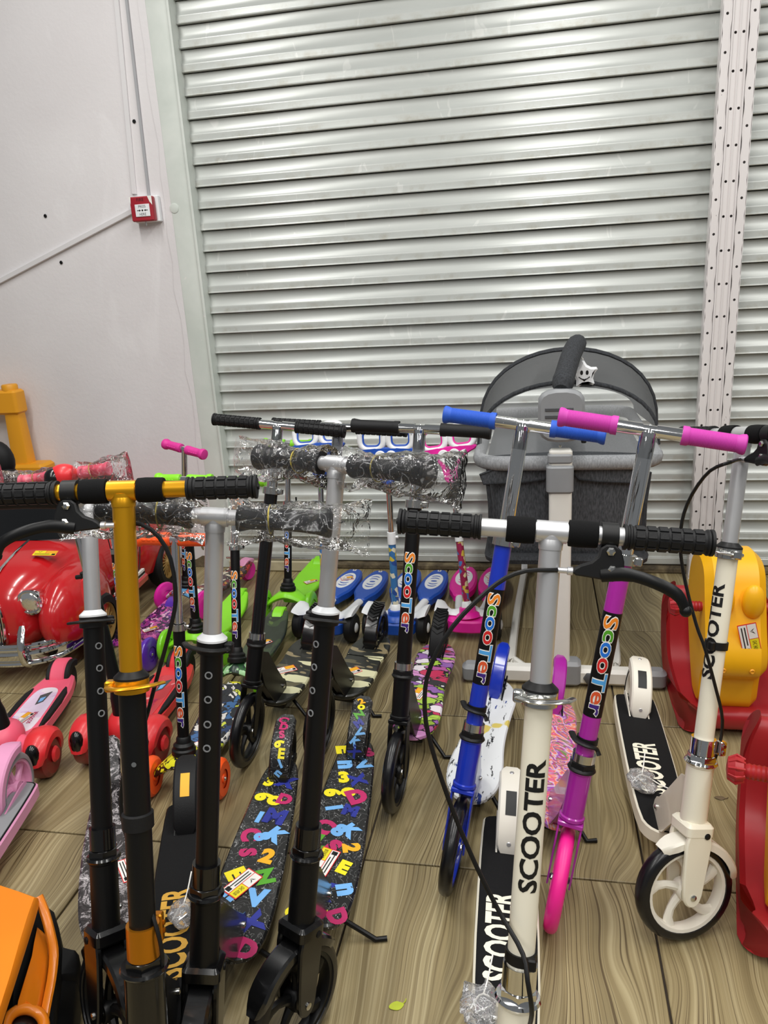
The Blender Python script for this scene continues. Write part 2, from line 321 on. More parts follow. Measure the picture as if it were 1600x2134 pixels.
# ------------------------------------------------------------------ mesh helpers
I4 = Matrix.Identity(4)
def frame(o, x, y, z):
    return Matrix(((x[0], y[0], z[0], o[0]), (x[1], y[1], z[1], o[1]), (x[2], y[2], z[2], o[2]), (0, 0, 0, 1)))
def axes(d):
    d = Vector(d).normalized(); a = Vector((0, 0, 1)) if abs(d.z) < 0.9 else Vector((1, 0, 0))
    u = d.cross(a).normalized(); return u, d.cross(u), d
class MB:
    def __init__(s, M=None): s.v = []; s.f = []; s.mi = []; s.M = M or I4
    def add(s, vs, fs, mi=0, M=None):
        k = len(s.v); T = s.M @ M if M is not None else s.M
        s.v += [T @ Vector(v) for v in vs]
        for f in fs: s.f.append([i+k for i in f]); s.mi.append(mi)
        return s
    def box(s, c, d, mi=0, M=None, ch=0.0):
        x, y, z = c; a, b, h = d[0]/2, d[1]/2, d[2]/2
        if ch <= 0:
            return s.add([(x+i*a, y+j*b, z+k*h) for i in (-1, 1) for j in (-1, 1) for k in (-1, 1)],
                         [(0, 1, 3, 2), (4, 6, 7, 5), (0, 4, 5, 1), (2, 3, 7, 6), (0, 2, 6, 4), (1, 5, 7, 3)], mi, M)
        ch = min(ch, a*0.95, b*0.95, h*0.95)
        return s.prism(rrect(2*a, 2*b, ch*1.5, 3), -h, h, ch, mi, (M or I4) @ Matrix.Translation((x, y, z)))
    def prism(s, poly, z0, z1, ch=0.0, mi=0, M=None, top=None, inset=None):
        n = len(poly); ch = min(ch, (z1-z0)*0.45)
        rings = [(poly, z0), (poly, z1)]
        if ch > 0:
            ip = inset or offset_poly(poly, -ch)
            rings = [(ip, z0), (poly, z0+ch), (poly, z1-ch), (ip, z1)]
        vs = [(p[0], p[1], z) for r, z in rings for p in r]; fs = []
        m = len(rings)
        fs.append(tuple(reversed(range(n))))
        for r in range(m-1):
            for i in range(n): j = (i+1) % n; fs.append((r*n+i, r*n+j, (r+1)*n+j, (r+1)*n+i))
        s.add(vs, fs, mi, M); s.add(vs[-n:], [tuple(range(n))], mi if top is None else top, M); return s
    def ring(s, rings, mi=0, M=None, close=False, cap=True):      # loft a list of vertex rings
        n = len(rings[0]); m = len(rings); vs = [p for r in rings for p in r]; fs = []
        for r in range(m if close else m-1):
            q = (r+1) % m
            for i in range(n): j = (i+1) % n; fs.append((r*n+i, r*n+j, q*n+j, q*n+i))
        if cap and not close: fs.append(tuple(reversed(range(n)))); fs.append(tuple(range((m-1)*n, m*n)))
        return s.add(vs, fs, mi, M)
    def lathe(s, prof, o=(0, 0, 0), d=(0, 0, 1), n=20, mi=0, cap=True, M=None):
        u, w, a = axes(d); o = Vector(o)
        return s.ring([[o + a*h + u*(r*cos(t)) + w*(r*sin(t)) for t in (2*PI*i/n for i in range(n))] for r, h in prof], mi, M, cap=cap)
    def cyl(s, p, q, r, r2=None, n=16, mi=0, M=None):
        p = Vector(p); d = Vector(q)-p; return s.lathe([(r, 0), (r if r2 is None else r2, d.length)], p, d, n, mi, True, M)
    def tube(s, path, r, n=10, mi=0, M=None, flat=None, cap=True):
        P = [Vector(p) for p in path]; rings = []; pu = None
        for i, p in enumerate(P):
            t = (P[min(i+1, len(P)-1)]-P[max(i-1, 0)]).normalized()
            if pu is None: u = axes(t)[0]
            else: u = (pu - t*pu.dot(t)).normalized()
            if flat is not None: u = (Vector(flat) - t*Vector(flat).dot(t)).normalized()
            w = t.cross(u); pu = u; rr = r[i] if isinstance(r, (list, tuple)) else r
            a, b = rr if isinstance(rr, tuple) else (rr, rr)
            rings.append([p + u*(a*cos(k*2*PI/n)) + w*(b*sin(k*2*PI/n)) for k in range(n)])
        return s.ring(rings, mi, M, cap=cap)
    def sphere(s, c, r, n=16, m=10, mi=0, M=None):
        r = r if isinstance(r, tuple) else (r, r, r)
        return s.ring([[(c[0]+r[0]*sin(a)*cos(t), c[1]+r[1]*sin(a)*sin(t), c[2]-r[2]*cos(a)) for t in (2*PI*i/n for i in range(n))]
                       for a in (PI*(k+0.02)/(m+0.04) for k in range(m+1))], mi, M)
    def torus(s, c, d, R, r, n=28, k=10, mi=0, M=None, a0=0, a1=2*PI):
        u, w, a = axes(d); c = Vector(c); full = a1-a0 > 6.28; N = n if full else n+1
        return s.ring([[c + (u*cos(t)+w*sin(t))*(R+r*cos(q)) + a*(r*sin(q)) for q in (2*PI*j/k for j in range(k))]
                       for t in (a0+(a1-a0)*i/n for i in range(N))], mi, M, close=full)
def rrect(a, b, r, k=4):
    r = min(r, a/2*0.999, b/2*0.999); P = []
    for cx, cy, s0 in ((a/2-r, b/2-r, 0), (-a/2+r, b/2-r, 1), (-a/2+r, -b/2+r, 2), (a/2-r, -b/2+r, 3)):
        for i in range(k+1): t = (s0+i/k)*PI/2; P.append((cx+r*cos(t), cy+r*sin(t)))
    return P
def offset_poly(P, d):
    n = len(P); out = []
    for i in range(n):
        a, b, c = Vector(P[i-1]), Vector(P[i]), Vector(P[(i+1) % n])
        e1 = (b-a); e2 = (c-b); e1 = e1.normalized() if e1.length > 1e-9 else e2.normalized(); e2 = e2.normalized() if e2.length > 1e-9 else e1
        n1 = Vector((e1.y, -e1.x)); n2 = Vector((e2.y, -e2.x)); m = n1+n2
        m = m.normalized() if m.length > 1e-6 else n1
        out.append((b.x+m.x*d/max(0.5, m.dot(n1)), b.y+m.y*d/max(0.5, m.dot(n1))))
    return out
def smooth_poly(P, it=2):                # Chaikin corner cutting of a closed outline
    for _ in range(it):
        Q = []
        for i in range(len(P)):
            a, b = P[i], P[(i+1) % len(P)]
            Q += [(a[0]*.75+b[0]*.25, a[1]*.75+b[1]*.25), (a[0]*.25+b[0]*.75, a[1]*.25+b[1]*.75)]
        P = Q
    return P
def bez(P, n=24):                        # Catmull-Rom through the points
    P = [Vector(p) for p in P]; Q = [P[0]*2-P[1]]+P+[P[-1]*2-P[-2]]; out = []; m = len(P)-1
    for i in range(n+1):
        t = i/n*m; k = min(int(t), m-1); t -= k; a, b, c, d = Q[k:k+4]
        out.append(0.5*((2*b)+(c-a)*t+(2*a-5*b+4*c-d)*t*t+(3*b-a-3*c+d)*t**3))
    return out
def mesh_from(mb, name, mats):
    me = bpy.data.meshes.new(name); me.from_pydata([tuple(v) for v in mb.v], [], mb.f); 
    for m in mats: me.materials.append(m)
    if len(mats) > 1: me.polygons.foreach_set('material_index', mb.mi)
    bm = bmesh.new(); bm.from_mesh(me); bmesh.ops.remove_doubles(bm, verts=bm.verts, dist=1e-6); bmesh.ops.recalc_face_normals(bm, faces=bm.faces); bm.to_mesh(me); bm.free()
    me.polygons.foreach_set('use_smooth', [True]*len(me.polygons)); me.set_sharp_from_angle(angle=rad(38)); me.update()
    return me
def obj(name, mb, mats, parent=None):
    mats = mats if isinstance(mats, (list, tuple)) else [mats]
    o = bpy.data.objects.new(name, mesh_from(mb, name, mats)); C.objects.link(o); o.parent = parent; return o
def tag(o, label, cat, group=None):
    o['label'] = label; o['category'] = cat
    if group: o['group'] = group
    return o
def thing(name, label, cat, loc=(0, 0, 0), rot=(0, 0, 0), group=None):
    o = bpy.data.objects.new(name, None); C.objects.link(o); o.location = loc; o.rotation_euler = rot; o.empty_display_size = 0.05
    return tag(o, label, cat, group)
def rootM(o): return Matrix.Translation(o.location) @ o.rotation_euler.to_matrix().to_4x4()
def struct(name, mb, mats, parent=None):
    o = obj(name, mb, mats, parent)
    if parent is None: o['kind'] = 'structure'
    return o
def copy_tree(o, parent=None):
    c = o.copy(); C.objects.link(c); c.parent = parent
    for ch in [q for q in o.children]: copy_tree(ch, c)
    return c
# lettering: flat glyph meshes from the built-in font, split so that they can be bent round a tube
_tx = {}
def glyph(body, size, bold=0.0):
    k = (body, size, bold)
    if k in _tx: return _tx[k]
    cu = bpy.data.curves.new('t', 'FONT'); cu.body = body; cu.size = size; cu.offset = bold; cu.fill_mode = 'FRONT'; cu.resolution_u = 3
    ob = bpy.data.objects.new('t', cu); C.objects.link(ob); dg = bpy.context.evaluated_depsgraph_get(); me = bpy.data.meshes.new_from_object(ob.evaluated_get(dg))
    V = [v.co.copy() for v in me.vertices]; P = [list(p.vertices) for p in me.polygons]
    bpy.data.objects.remove(ob); bpy.data.curves.remove(cu); bpy.data.meshes.remove(me)
    _tx[k] = (V, P); return V, P
def ext(V): return (min(v.x for v in V), max(v.x for v in V), min(v.y for v in V), max(v.y for v in V))
def split(V, P, xs=(), ys=()):
    bm = bmesh.new(); vv = [bm.verts.new((v[0], v[1], 0)) for v in V]
    for p in P:
        try: bm.faces.new([vv[i] for i in p])
        except Exception: pass
    for y in ys: bmesh.ops.bisect_plane(bm, geom=bm.verts[:]+bm.edges[:]+bm.faces[:], plane_co=(0, y, 0), plane_no=(0, 1, 0))
    bm.verts.index_update(); r = ([v.co.copy() for v in bm.verts], [[v.index for v in f.verts] for f in bm.faces]); bm.free(); return r
def text_flat(mb, body, size, M, mi=0, bold=0.0, sx=1.0, z=0.0):
    V, P = glyph(body, size, bold); x0, x1, y0, y1 = ext(V); cx, cy = (x0+x1)/2, (y0+y1)/2
    mb.add([((v.x-cx)*sx, v.y-cy, z) for v in V], P, mi, M); return (x1-x0)*sx
def text_tube(mb, body, size, w0, r, down, FA, mi=0, bold=0.0, sx=1.0, a0=0.0, grow=0.0):
    # text runs along the tube, letters bent round it; w0 = axial centre, a0 = angle from the front (-v) towards +u
    V, P = glyph(body, size, bold); x0, x1, y0, y1 = ext(V); cx, cy = (x0+x1)/2, (y0+y1)/2
    V, P = split([Vector((v.x-cx, v.y-cy, 0)) for v in V], P, ys=[(-0.4+0.2*i)*(y1-y0) for i in range(5)])
    out = []
    for v in V:
        if down: w = w0 - v.x*sx; a = a0 + v.y/r
        else: w = w0 + v.x*sx; a = a0 - v.y/r
        out.append(((r+grow)*sin(a), -(r+grow)*cos(a), w))
    mb.add(out, P, mi, FA); return (x1-x0)*sx

# ------------------------------------------------------------------ the setting
TX, TY, TS = -0.37553, 1.37738, 0.6
WALLY, SHY = 3.12, 3.165
fl = struct('floor', MB().box((-0.5, 1.3, -0.021), (6.4, 4.4, 0.03)), grout_m)
tm = None
for i in range(-5, 5):
    for j in range(-4, 3):
        cx, cy = TX+TS*(i+0.5), TY+TS*(j+0.5)
        if tm is None:
            mb = MB(); mb.prism([(-.2976, -.2976), (.2976, -.2976), (.2976, .2976), (-.2976, .2976)], -0.008, 0.0, 0.0012); t = obj('tile', mb, tile_m, fl); tm = t.data
        else:
            t = bpy.data.objects.new('tile', tm); C.objects.link(t); t.parent = fl
        t.location = (cx, cy, 0); t.rotation_euler.z = PI*((i*7+j*3) % 2)
# wall left of the shutter, with its broken foot
xg0 = W(368, 520, WALLY).x; xg1 = W(420, 560, SHY-0.045).x
mb = MB(); mb.box(((xg0-3.6)/2, WALLY+0.1, 1.5), (xg0+3.6, 0.2, 3.0)); wl = struct('wall_left', mb, wall_m)
rw = random.Random(12); P = [(-3.5, 0.0015)]+[(xg0+.002, 0.0015)]+[(xg0+.002-0.033*k, (0.058 if k < 7 else 0.03)*rw.uniform(.55, 1.15)) for k in range(42)]+[(-3.5, .02)]
mb = MB(frame((0, WALLY, 0), (1, 0, 0), (0, 0, 1), (0, -1, 0))); mb.prism(P, -0.002, 0.004, 0.001); obj('bare_wall_foot', mb, conc_m, wl)
for k in range(5):
    rq = random.Random(k+40); x = xg0-.03-.028*k; P = smooth_poly([(.007*cos(a)*rq.uniform(.4, 1.2), .016*sin(a)*rq.uniform(.4, 1.2)) for a in (2*PI*q/8 for q in range(8))], 1)
    mb = MB(frame((x, WALLY, .075+.02*(k % 3)), (1, 0, .4), (-.4, 0, 1), (0, -1, 0))); mb.prism(P, 0, .0012); obj('plaster_chip', mb, conc_m, wl)
for q in ((95, 450), (128, 547), (280, 253)):
    p = W(*q, WALLY); mb = MB(); mb.lathe([(0.0075, 0), (0.0055, -0.002), (0.004, 0.004)], (p.x, WALLY-0.003, p.z), (0, 1, 0), 10); obj('drill_hole', mb, black_plastic, wl)
# raised strip of old filler beside the frame
mb = MB(); zz = [0.12+0.11*k for k in range(24)]; rng = random.Random(3)
L = [(xg0-0.012-rng.uniform(0, .02), z) for z in zz]; R = [(xg0+0.001, z) for z in reversed(zz)]
mb.prism(L+R, 0, 0.004, 0.0012, M=frame((0, WALLY, 0), (1, 0, 0), (0, 0, 1), (0, -1, 0))); obj('filler_strip', mb, wall_m, wl)
# pale shutter guide
mb = MB(); mb.box(((xg0+xg1)/2, SHY+0.0, 1.5), (xg1-xg0, 0.10, 3.0), ch=0.003); mb.box((xg1-0.006, SHY-0.052, 1.5), (0.012, 0.012, 3.0), ch=0.002); struct('trim_1', mb, frame_m)
# roller shutter
PITCHS = 0.0818
prof = [(0.012, 0.0005), (0.0065, -0.001), (0.0062, -0.012), (0.0052, -0.024), (0.0030, -0.034), (-0.0005, -0.043), (-0.0040, -0.0485), (-0.0055, -0.0505), (-0.0055, -0.054), (-0.0060, -0.0545), (-0.0064, -0.064), (-0.0070, -0.0725), (-0.0105, -0.0745), (-0.0115, -0.0770), (-0.0105, -0.0792), (0.012, -0.0792)]
xs0, xs1 = xg1-0.02, 2.6
door = struct('door_1', MB().box(((xs0+xs1)/2, SHY+0.045, 1.52), (xs1-xs0, 0.02, 2.95)), black_satin)
sm = None
for k in range(36):
    z = 0.066+PITCHS*(k+1)-0.012
    if sm is None:
        mb = MB(); mb.ring([[(x, y, zz) for y, zz in prof] for x in (xs0, xs1)], cap=True); o = obj('slat', mb, slat_m, door); sm = o.data
    else: o = bpy.data.objects.new('slat', sm); C.objects.link(o); o.parent = door
    o.location = (0, SHY, z)
mb = MB(); mb.box(((xs0+xs1)/2, SHY+0.002, 0.043), (xs1-xs0, 0.03, 0.032), ch=0.004); obj('bottom_rail', mb, slat_m, door)
# dirty sill below the shutter, rail and cream stone in front of it
mb = MB(); mb.box((0.3, SHY+0.06, 0.008), (4.6, 0.2, 0.014)); struct('trim_2', mb, conc_m)
mb = MB(); mb.box((0.6, SHY-0.02, 0.012), (3.2, 0.05, 0.022), ch=0.004); struct('trim_3', mb, conc_m)
a = F(480, 1188); b = F(652, 1190)
mb = MB(); mb.box(((a.x+b.x)/2, 3.098, 0.026), (b.x-a.x, 0.05, 0.05), ch=0.006); t = obj('stone_block', mb, block_m); tag(t, 'low cream stone block on the floor under the metal rod below the shutter', 'stone block')
mb = MB(); mb.tube(bez([(a.x-.01, 3.083, .061), (a.x+.2, 3.08, .062), (b.x+.02, 3.082, .060), (b.x+.10, 3.09, .051)], 10), 0.0062, 8); t = obj('metal_rod', mb, steel); tag(t, 'thin bright metal rod lying along the foot of the shutter', 'rod')
# perforated shelf uprights, side by side
def upright(sx, x0, x1, label):
    # sx: -1 left half, +1 right half.  Front plate with real round holes over a hollow channel.
    t = thing('perforated_upright', label, 'shelf upright', ((x0+x1)/2, 3.07, 0), group='perforated uprights in front of the shutter')
    w = x1-x0; ho = 0.0145 if sx < 0 else w-0.0145; hi = w-0.0115 if sx < 0 else 0.0115
    cols = sorted([(ho, 0.0), (hi, 0.5)]); mb = MB(frame((-w/2, 0, 0), (1, 0, 0), (0, 0, 1), (0, -1, 0)))
    PT = 0.1135; edges = [0, (cols[0][0]+cols[1][0])/2, w]
    for (hx, ph), xa, xb in zip(cols, edges[:-1], edges[1:]):
        dz = 0.004 if abs(hx-ho) < 1e-6 else 0.0
        for k in range(-1, 27):
            za, zb = (k+ph)*PT, (k+1+ph)*PT; za, zb = max(za, 0), min(zb, 2.96); zc = (k+0.5+ph)*PT
            if zb-za < 0.02: continue
            n = 16; out = []; inn = []
            ok = za+0.012 < zc < zb-0.012
            if not ok: mb.add([(xa, za, dz), (xb, za, dz), (xb, zb, dz), (xa, zb, dz)], [(0, 1, 2, 3)]); continue
            for i in range(n):
                t_ = 2*PI*(i+.5)/n; cx, cz = cos(t_), sin(t_); s_ = 1e9
                if cx > 1e-9: s_ = min(s_, (xb-hx)/cx)
                if cx < -1e-9: s_ = min(s_, (xa-hx)/cx)
                if cz > 1e-9: s_ = min(s_, (zb-zc)/cz)
                if cz < -1e-9: s_ = min(s_, (za-zc)/cz)
                out.append((hx+cx*s_, zc+cz*s_, dz)); inn.append((hx+cx*0.0046, zc+cz*0.0046, dz))
            vs = out+inn+[(x, z, dz-0.003) for x, z, _ in inn]
            mb.add(vs, [(i, (i+1) % n, n+(i+1) % n, n+i) for i in range(n)]+[(n+i, n+(i+1) % n, 2*n+(i+1) % n, 2*n+i) for i in range(n)])
            for X, Z in ((xa, za), (xb, za), (xb, zb), (xa, zb)):        # corner fills
                pts = sorted(range(n), key=lambda i: (out[i][0]-X)**2+(out[i][1]-Z)**2)[:2]
                mb.add([(X, Z, dz), out[pts[0]], out[pts[1]]], [(0, 1, 2)])
    obj('front_plate', mb, post_m, t)
    mb = MB(); D_ = 0.034; zt = 2.96
    for X in (-w/2, w/2): mb.box((X, D_/2-0.002, zt/2), (0.0022, D_+.004, zt))
    mb.box((0, D_, zt/2), (w, 0.002, zt)); xm = -w/2+edges[1]
    mb.box((xm+(0.004 if sx < 0 else -0.004), -0.0035, zt/2), (0.006, 0.005, zt), ch=0.0015)
    mb.box((xm+(-0.004 if sx < 0 else 0.004), -0.0035, zt/2), (0.003, 0.003, zt))
    obj('channel', mb, post_m, t); mb = MB(); mb.box((0, D_/2, 0.003), (w, D_+.01, 0.006)); obj('foot_plate', mb, post_m, t)
    return t
pc = W(1488, 853, 3.07).x
upright(-1, pc-0.0565, pc-0.0012, 'white perforated shelf upright on the fire call point side of the pair')
upright(1, pc+0.0012, pc+0.0565, 'white perforated shelf upright on the far side of the pair from the call point')
# cable conduits and the fire call point
c0 = W(309, 437, WALLY)
def strip(name, p, q, w_, th, m, label, cat):
    p, q = W(*p, WALLY), W(*q, WALLY); d = (q-p).normalized(); u = Vector((0, -1, 0)); n = d.cross(u)
    mb = MB(frame(p, d, n, u)); mb.prism([(0, -w_/2), ((q-p).length, -w_/2), ((q-p).length, w_/2), (0, w_/2)], -0.001, th, 0.0015); t = obj(name, mb, m); return tag(t, label, cat)
trunk_m = mat('painted_trunking', '#e0dedf', 0.5, 0, 0, 0.04, 8); lead_m = mat('grey_conduit', '#a9aaad', 0.45, 0, 0, 0.06, 10)
strip('cable_trunking', (281, 405), (238, -60), 0.020, 0.008, trunk_m, 'white painted cable trunking running up the wall above the fire call point', 'trunking')
strip('cable_conduit', (312, 412), (258, -60), 0.010, 0.010, lead_m, 'thin grey cable conduit running up the wall into the fire call point', 'conduit')
strip('cable_trunking', (-40, 608), (284, 437), 0.020, 0.014, trunk_m, 'white cable trunking slanting down the wall away from the fire call point', 'trunking')
t = thing('fire_call_point', 'red fire alarm call point with white press plate on the white wall', 'call point', (c0.x, WALLY, c0.z))
mb = MB(); mb.box((0.004, -0.012, 0), (0.108, 0.024, 0.098), ch=0.003); obj('back_box', mb, white_pl, t)
deep_red = mat('call_point_red', '#a3202e', 0.4, 0, 0.1, 0.06)
mb = MB(); mb.box((-0.002, -0.038, 0.0), (0.096, 0.03, 0.092), ch=0.004); obj('housing', mb, deep_red, t)
mb = MB(); mb.box((0.002, -0.0545, -0.006), (0.062, 0.003, 0.046), ch=0.001); pl = obj('press_plate', mb, white_pl, t)
PM = frame((0.002, -0.0562, -0.006), (1, 0, 0), (0, 0, 1), (0, -1, 0)); mb = MB()
text_flat(mb, 'PRESS', 0.014, PM @ Matrix.Translation((0, 0.0145, 0)), sx=0.9); text_flat(mb, 'HERE', 0.014, PM @ Matrix.Translation((0, -0.0145, 0)), sx=0.9)
mb.lathe([(0.0036, 0), (0.0036, 0.0003)], PM @ Vector((0, 0, 0)), (0, -1, 0), 12)
for sg in (-1, 1): mb.add([(sg*0.006, 0, 0), (sg*0.014, 0.0042, 0), (sg*0.014, 0.0014, 0), (sg*0.023, 0.0014, 0), (sg*0.023, -0.0014, 0), (sg*0.014, -0.0014, 0), (sg*0.014, -0.0042, 0)], [range(7)], 0, PM)
obj('print', mb, black_print, pl)
mb = MB(); text_flat(mb, 'FIRE', 0.017, frame((-0.004, -0.0534, 0.034), (1, 0, 0), (0, 0, 1), (0, -1, 0))); obj('fire_lettering', mb, mat('dark_red_print', '#3a0c12', 0.5), t)
mb = MB(); mb.add([(-0.05, -0.0536, 0.046), (-0.043, -0.0536, 0.046), (-0.046, -0.0536, 0.018)], [(0, 1, 2)]); obj('paint_smear', mb, white_print, t)
mb = MB(); mb.add([(0.028, -0.0536, 0.046), (0.046, -0.0536, 0.046), (0.046, -0.0536, 0.012), (0.036, -0.0536, 0.024)], [(0, 1, 2, 3)]); obj('paint_smear', mb, white_print, t)
mb = MB(); mb.cyl((-0.002, -0.03, -0.046), (-0.002, -0.03, -0.062), 0.0022, n=8); obj('test_key', mb, steel, t)
mb = MB(); p = W(363, 434, SHY-0.05); mb.lathe([(0.019, 0), (0.0185, 0.003), (0.013, 0.0045)], (p.x, SHY-0.049, p.z), (0, -1, 0), 22); t = obj('blank_cap', mb, frame_m); tag(t, 'round pale blanking cap on the shutter guide beside the call point', 'blanking cap')

# ------------------------------------------------------------------ scooter parts
def wheel(root, Mw, r, wd, tw, tyre, rim, spokes=5, name='front_wheel', ribs=False, bolt=steel):
    # Mw: frame whose x axis is the axle, origin the hub
    ri = r-tw; mb = MB(Mw); h = wd/2; k = 9
    pr = [(ri, -h*0.8)]+[(ri+tw*(sin(PI*i/k))**0.6*1.0 if 0 < i < k else ri+0.001, -h*cos(PI*i/k)) for i in range(0, k+1)]+[(ri, h*0.8)]
    mb.lathe(pr, (0, 0, 0), (1, 0, 0), 40, cap=False)
    ty = obj(name, mb, tyre, root)
    mb = MB(Mw)
    mb.lathe([(ri+.0005, -h*.85), (ri+.0005, h*.85), (ri-.006, h*.8), (ri-.009, h*.3), (ri-.009, -h*.3), (ri-.006, -h*.8), (ri+.0005, -h*.85)], (0, 0, 0), (1, 0, 0), 40, cap=False)
    mb.lathe([(0.002, -h*.95), (.017, -h*.95), (.019, -h*.6), (.019, h*.6), (.017, h*.95), (.002, h*.95)], (0, 0, 0), (1, 0, 0), 18)
    if spokes:
        for q in range(spokes):
            a = 2*PI*q/spokes+0.3
            path = []
            for t in (0, .25, .5, .75, 1): 
                rr = .013+(ri-.018)*t; aa = a+0.32*t*t; path.append((0, rr*cos(aa), rr*sin(aa)))
            mb.tube(path, [(.009, h*.62), (.008, h*.5), (.0075, h*.42), (.009, h*.45), (.013, h*.55)], 8, flat=(0, -sin(a), cos(a)))
    else: mb.lathe([(ri-.004, -h*.35), (ri-.004, h*.35)], (0, 0, 0), (1, 0, 0), 30)
    obj('rim', mb, rim, ty)
    for s_ in (-1, 1):
        mb = MB(Mw); mb.lathe([(.0065, 0), (.0065, .003), (.004, .006)], (s_*(h*.95), 0, 0), (s_, 0, 0), 6); obj('axle_bolt', mb, bolt, ty)
    return ty
def arc_fender(r, wd, a0, a1, lip=0.014, th=0.0025, n=16):
    # arc in the y-z plane about the origin, a = angle from +y (rear) up; U-shaped section along x
    rings = []; h = wd/2
    sec = [(-h, -lip), (-h, -.004), (-h+.004, 0), (h-.004, 0), (h, -.004), (h, -lip), (h-th, -lip), (h-th, -.006), (h-.006, -th), (-h+.006, -th), (-h+th, -.006), (-h+th, -lip)]
    for i in range(n+1):
        a = a0+(a1-a0)*i/n; e = min(1.0, 0.55+4*min(i, n-i)/n)
        rings.append([(x*e, (r+d)*cos(a), (r+d)*sin(a)) for x, d in sec])
    return rings
def grip(root, FA, L, u0, u1, kind, gm):
    s_ = 1 if u1 > u0 else -1; ln = abs(u1-u0); mb = MB(FA)
    A = (u0, 0, L); D = (s_, 0, 0)
    if kind == 'block':
        mb.lathe([(.0125, 0), (.0162, 0), (.0162, .003), (.0145, .004), (.0145, .006), (.0162, .0065), (.0162, .0085), (.0142, .010), (.0142, ln-.010), (.0162, ln-.008), (.0162, ln-.006), (.0145, ln-.005), (.0165, ln-.004), (.0165, ln-.0005), (.014, ln), (.002, ln)], A, D, 20)
        k = max(4, int(ln/.0165)); u, w, a = axes(D); o = Vector(A)
        x0, x1 = .0115, ln-.0115; st = (x1-x0)/k
        for i in range(k):
            for j in range(9):
                p = [];
                for rr in (.0140, .0158):
                    for xx in (x0+i*st+.0012+(rr > .015)*.0007, x0+(i+1)*st-.0012-(rr > .015)*.0007):
                        for t in (2*PI*j/9+.06+(rr > .015)*.04, 2*PI*(j+1)/9-.06-(rr > .015)*.04):
                            p.append(o+a*xx+u*(rr*cos(t))+w*(rr*sin(t)))
                mb.add(p, [(4, 5, 7, 6), (0, 1, 5, 4), (2, 6, 7, 3), (0, 4, 6, 2), (1, 3, 7, 5)])
        mb.cyl((u0+s_*ln, 0, L), (u0+s_*(ln+.0025), 0, L), .004, n=8)
    elif kind == 'smooth':
        mb.lathe([(.0125, 0), (.0158, 0), (.0158, .012), (.0148, .014), (.0150, ln-.02), (.0162, ln-.012), (.0175, ln-.004), (.0165, ln), (.002, ln)], A, D, 20)
    elif kind == 'line':
        pr = [(.0125, 0), (.0172, 0), (.0172, .010), (.0152, .013)]; k = 34
        for i in range(k): x = .013+(ln-.028)*i/k; pr += [(.0150, x), (.0157, x+(ln-.028)/k*.5)]
        pr += [(.0152, ln-.014), (.0175, ln-.008), (.0182, ln-.002), (.0165, ln), (.002, ln)]; mb.lathe(pr, A, D, 20)
    elif kind == 'flare':
        mb.lathe([(.0125, 0), (.0185, .001), (.0195, .006), (.0160, .020), (.0150, ln*.45), (.0165, ln*.7), (.0185, ln-.022), (.0215, ln-.008), (.0225, ln-.003), (.020, ln), (.002, ln)], A, D, 20)
    elif kind == 'bulb':
        mb.lathe([(.011, 0), (.0165, .001), (.0175, .012), (.0165, .02), (.0158, ln-.03), (.0160, ln-.022), (.0190, ln-.018), (.0205, ln-.010), (.0185, ln-.002), (.010, ln), (.002, ln)], A, D, 18)
        for i in range(4): mb.sphere((u0+s_*(.024+i*(ln-.055)/3), -.0160, L), (.006, .0022, .003), 8, 4)
    return obj('grip', mb, gm, root)
def wrap(root, FA, L, u0, u1, seed, band=None):
    # crumpled clear bag pulled over a grip, tied with a rubber band
    rw = random.Random(seed); s_ = 1 if u1 > u0 else -1; ln = abs(u1-u0); n = 22; rings = []; m = 22
    bt = .3
    for i in range(m+1):
        t = i/m; u = u0+s_*(t*(ln+.05)-.006); base = .0188+.0085*min(1, abs(t-bt)*4)+.004*rw.random()
        fl_ = max(0.0, (t-.82)/.18)
        ring = []
        for k in range(n):
            a = 2*PI*k/n; rr = base*(1+.22*(mnoise.noise(Vector((t*9+seed, 2.2*cos(a), 2.2*sin(a))))))
            y = rr*cos(a)*(1-.75*fl_); z = rr*sin(a)*(1+.25*fl_) - (.010*abs(sin(a)) if sin(a) < -.3 else 0)
            ring.append((u+.006*mnoise.noise(Vector((k*.7, seed, t*5))), y, L+z))
        rings.append(ring)
    mb = MB(FA); mb.ring(rings, cap=False); o = obj('plastic_wrap', mb, film, root)
    mb = MB(FA); mb.torus((u0+s_*(bt*(ln+.05)-.006), 0, L), (1, 0, .08), .0200, .0011, 22, 6); obj('rubber_band', mb, conc_band, root)
    return o
LET = [('S', orange_print), ('c', lgreen_print), ('o', blue_print), ('o', redl_print), ('T', lblue_print), ('e', rust_print), ('r', purple_print)]
def scoo_letters(root, FA, wtop, wbot, r, size=None, a0=0.0):
    size = size or min(.038, r*2.05); widths = []
    for ch, m in LET:
        x = ext(glyph(ch, size)[0]); widths.append((x[1]-x[0]))
    gap = .0022; tot = sum(widths)+gap*6; sc = (wtop-wbot)/tot; mb = MB(); w = wtop; mats = [white_print]+[m for _, m in LET]
    for i, (ch, m) in enumerate(LET):
        c = w-widths[i]*sc/2
        text_tube(mb, ch, size, c, r, True, FA, 0, size*.055, sc, a0, .0005); text_tube(mb, ch, size, c, r, True, FA, i+1, size*.018, sc, a0, .0010); w -= (widths[i]+gap)*sc
    return obj('scooter_lettering', mb, mats, root)
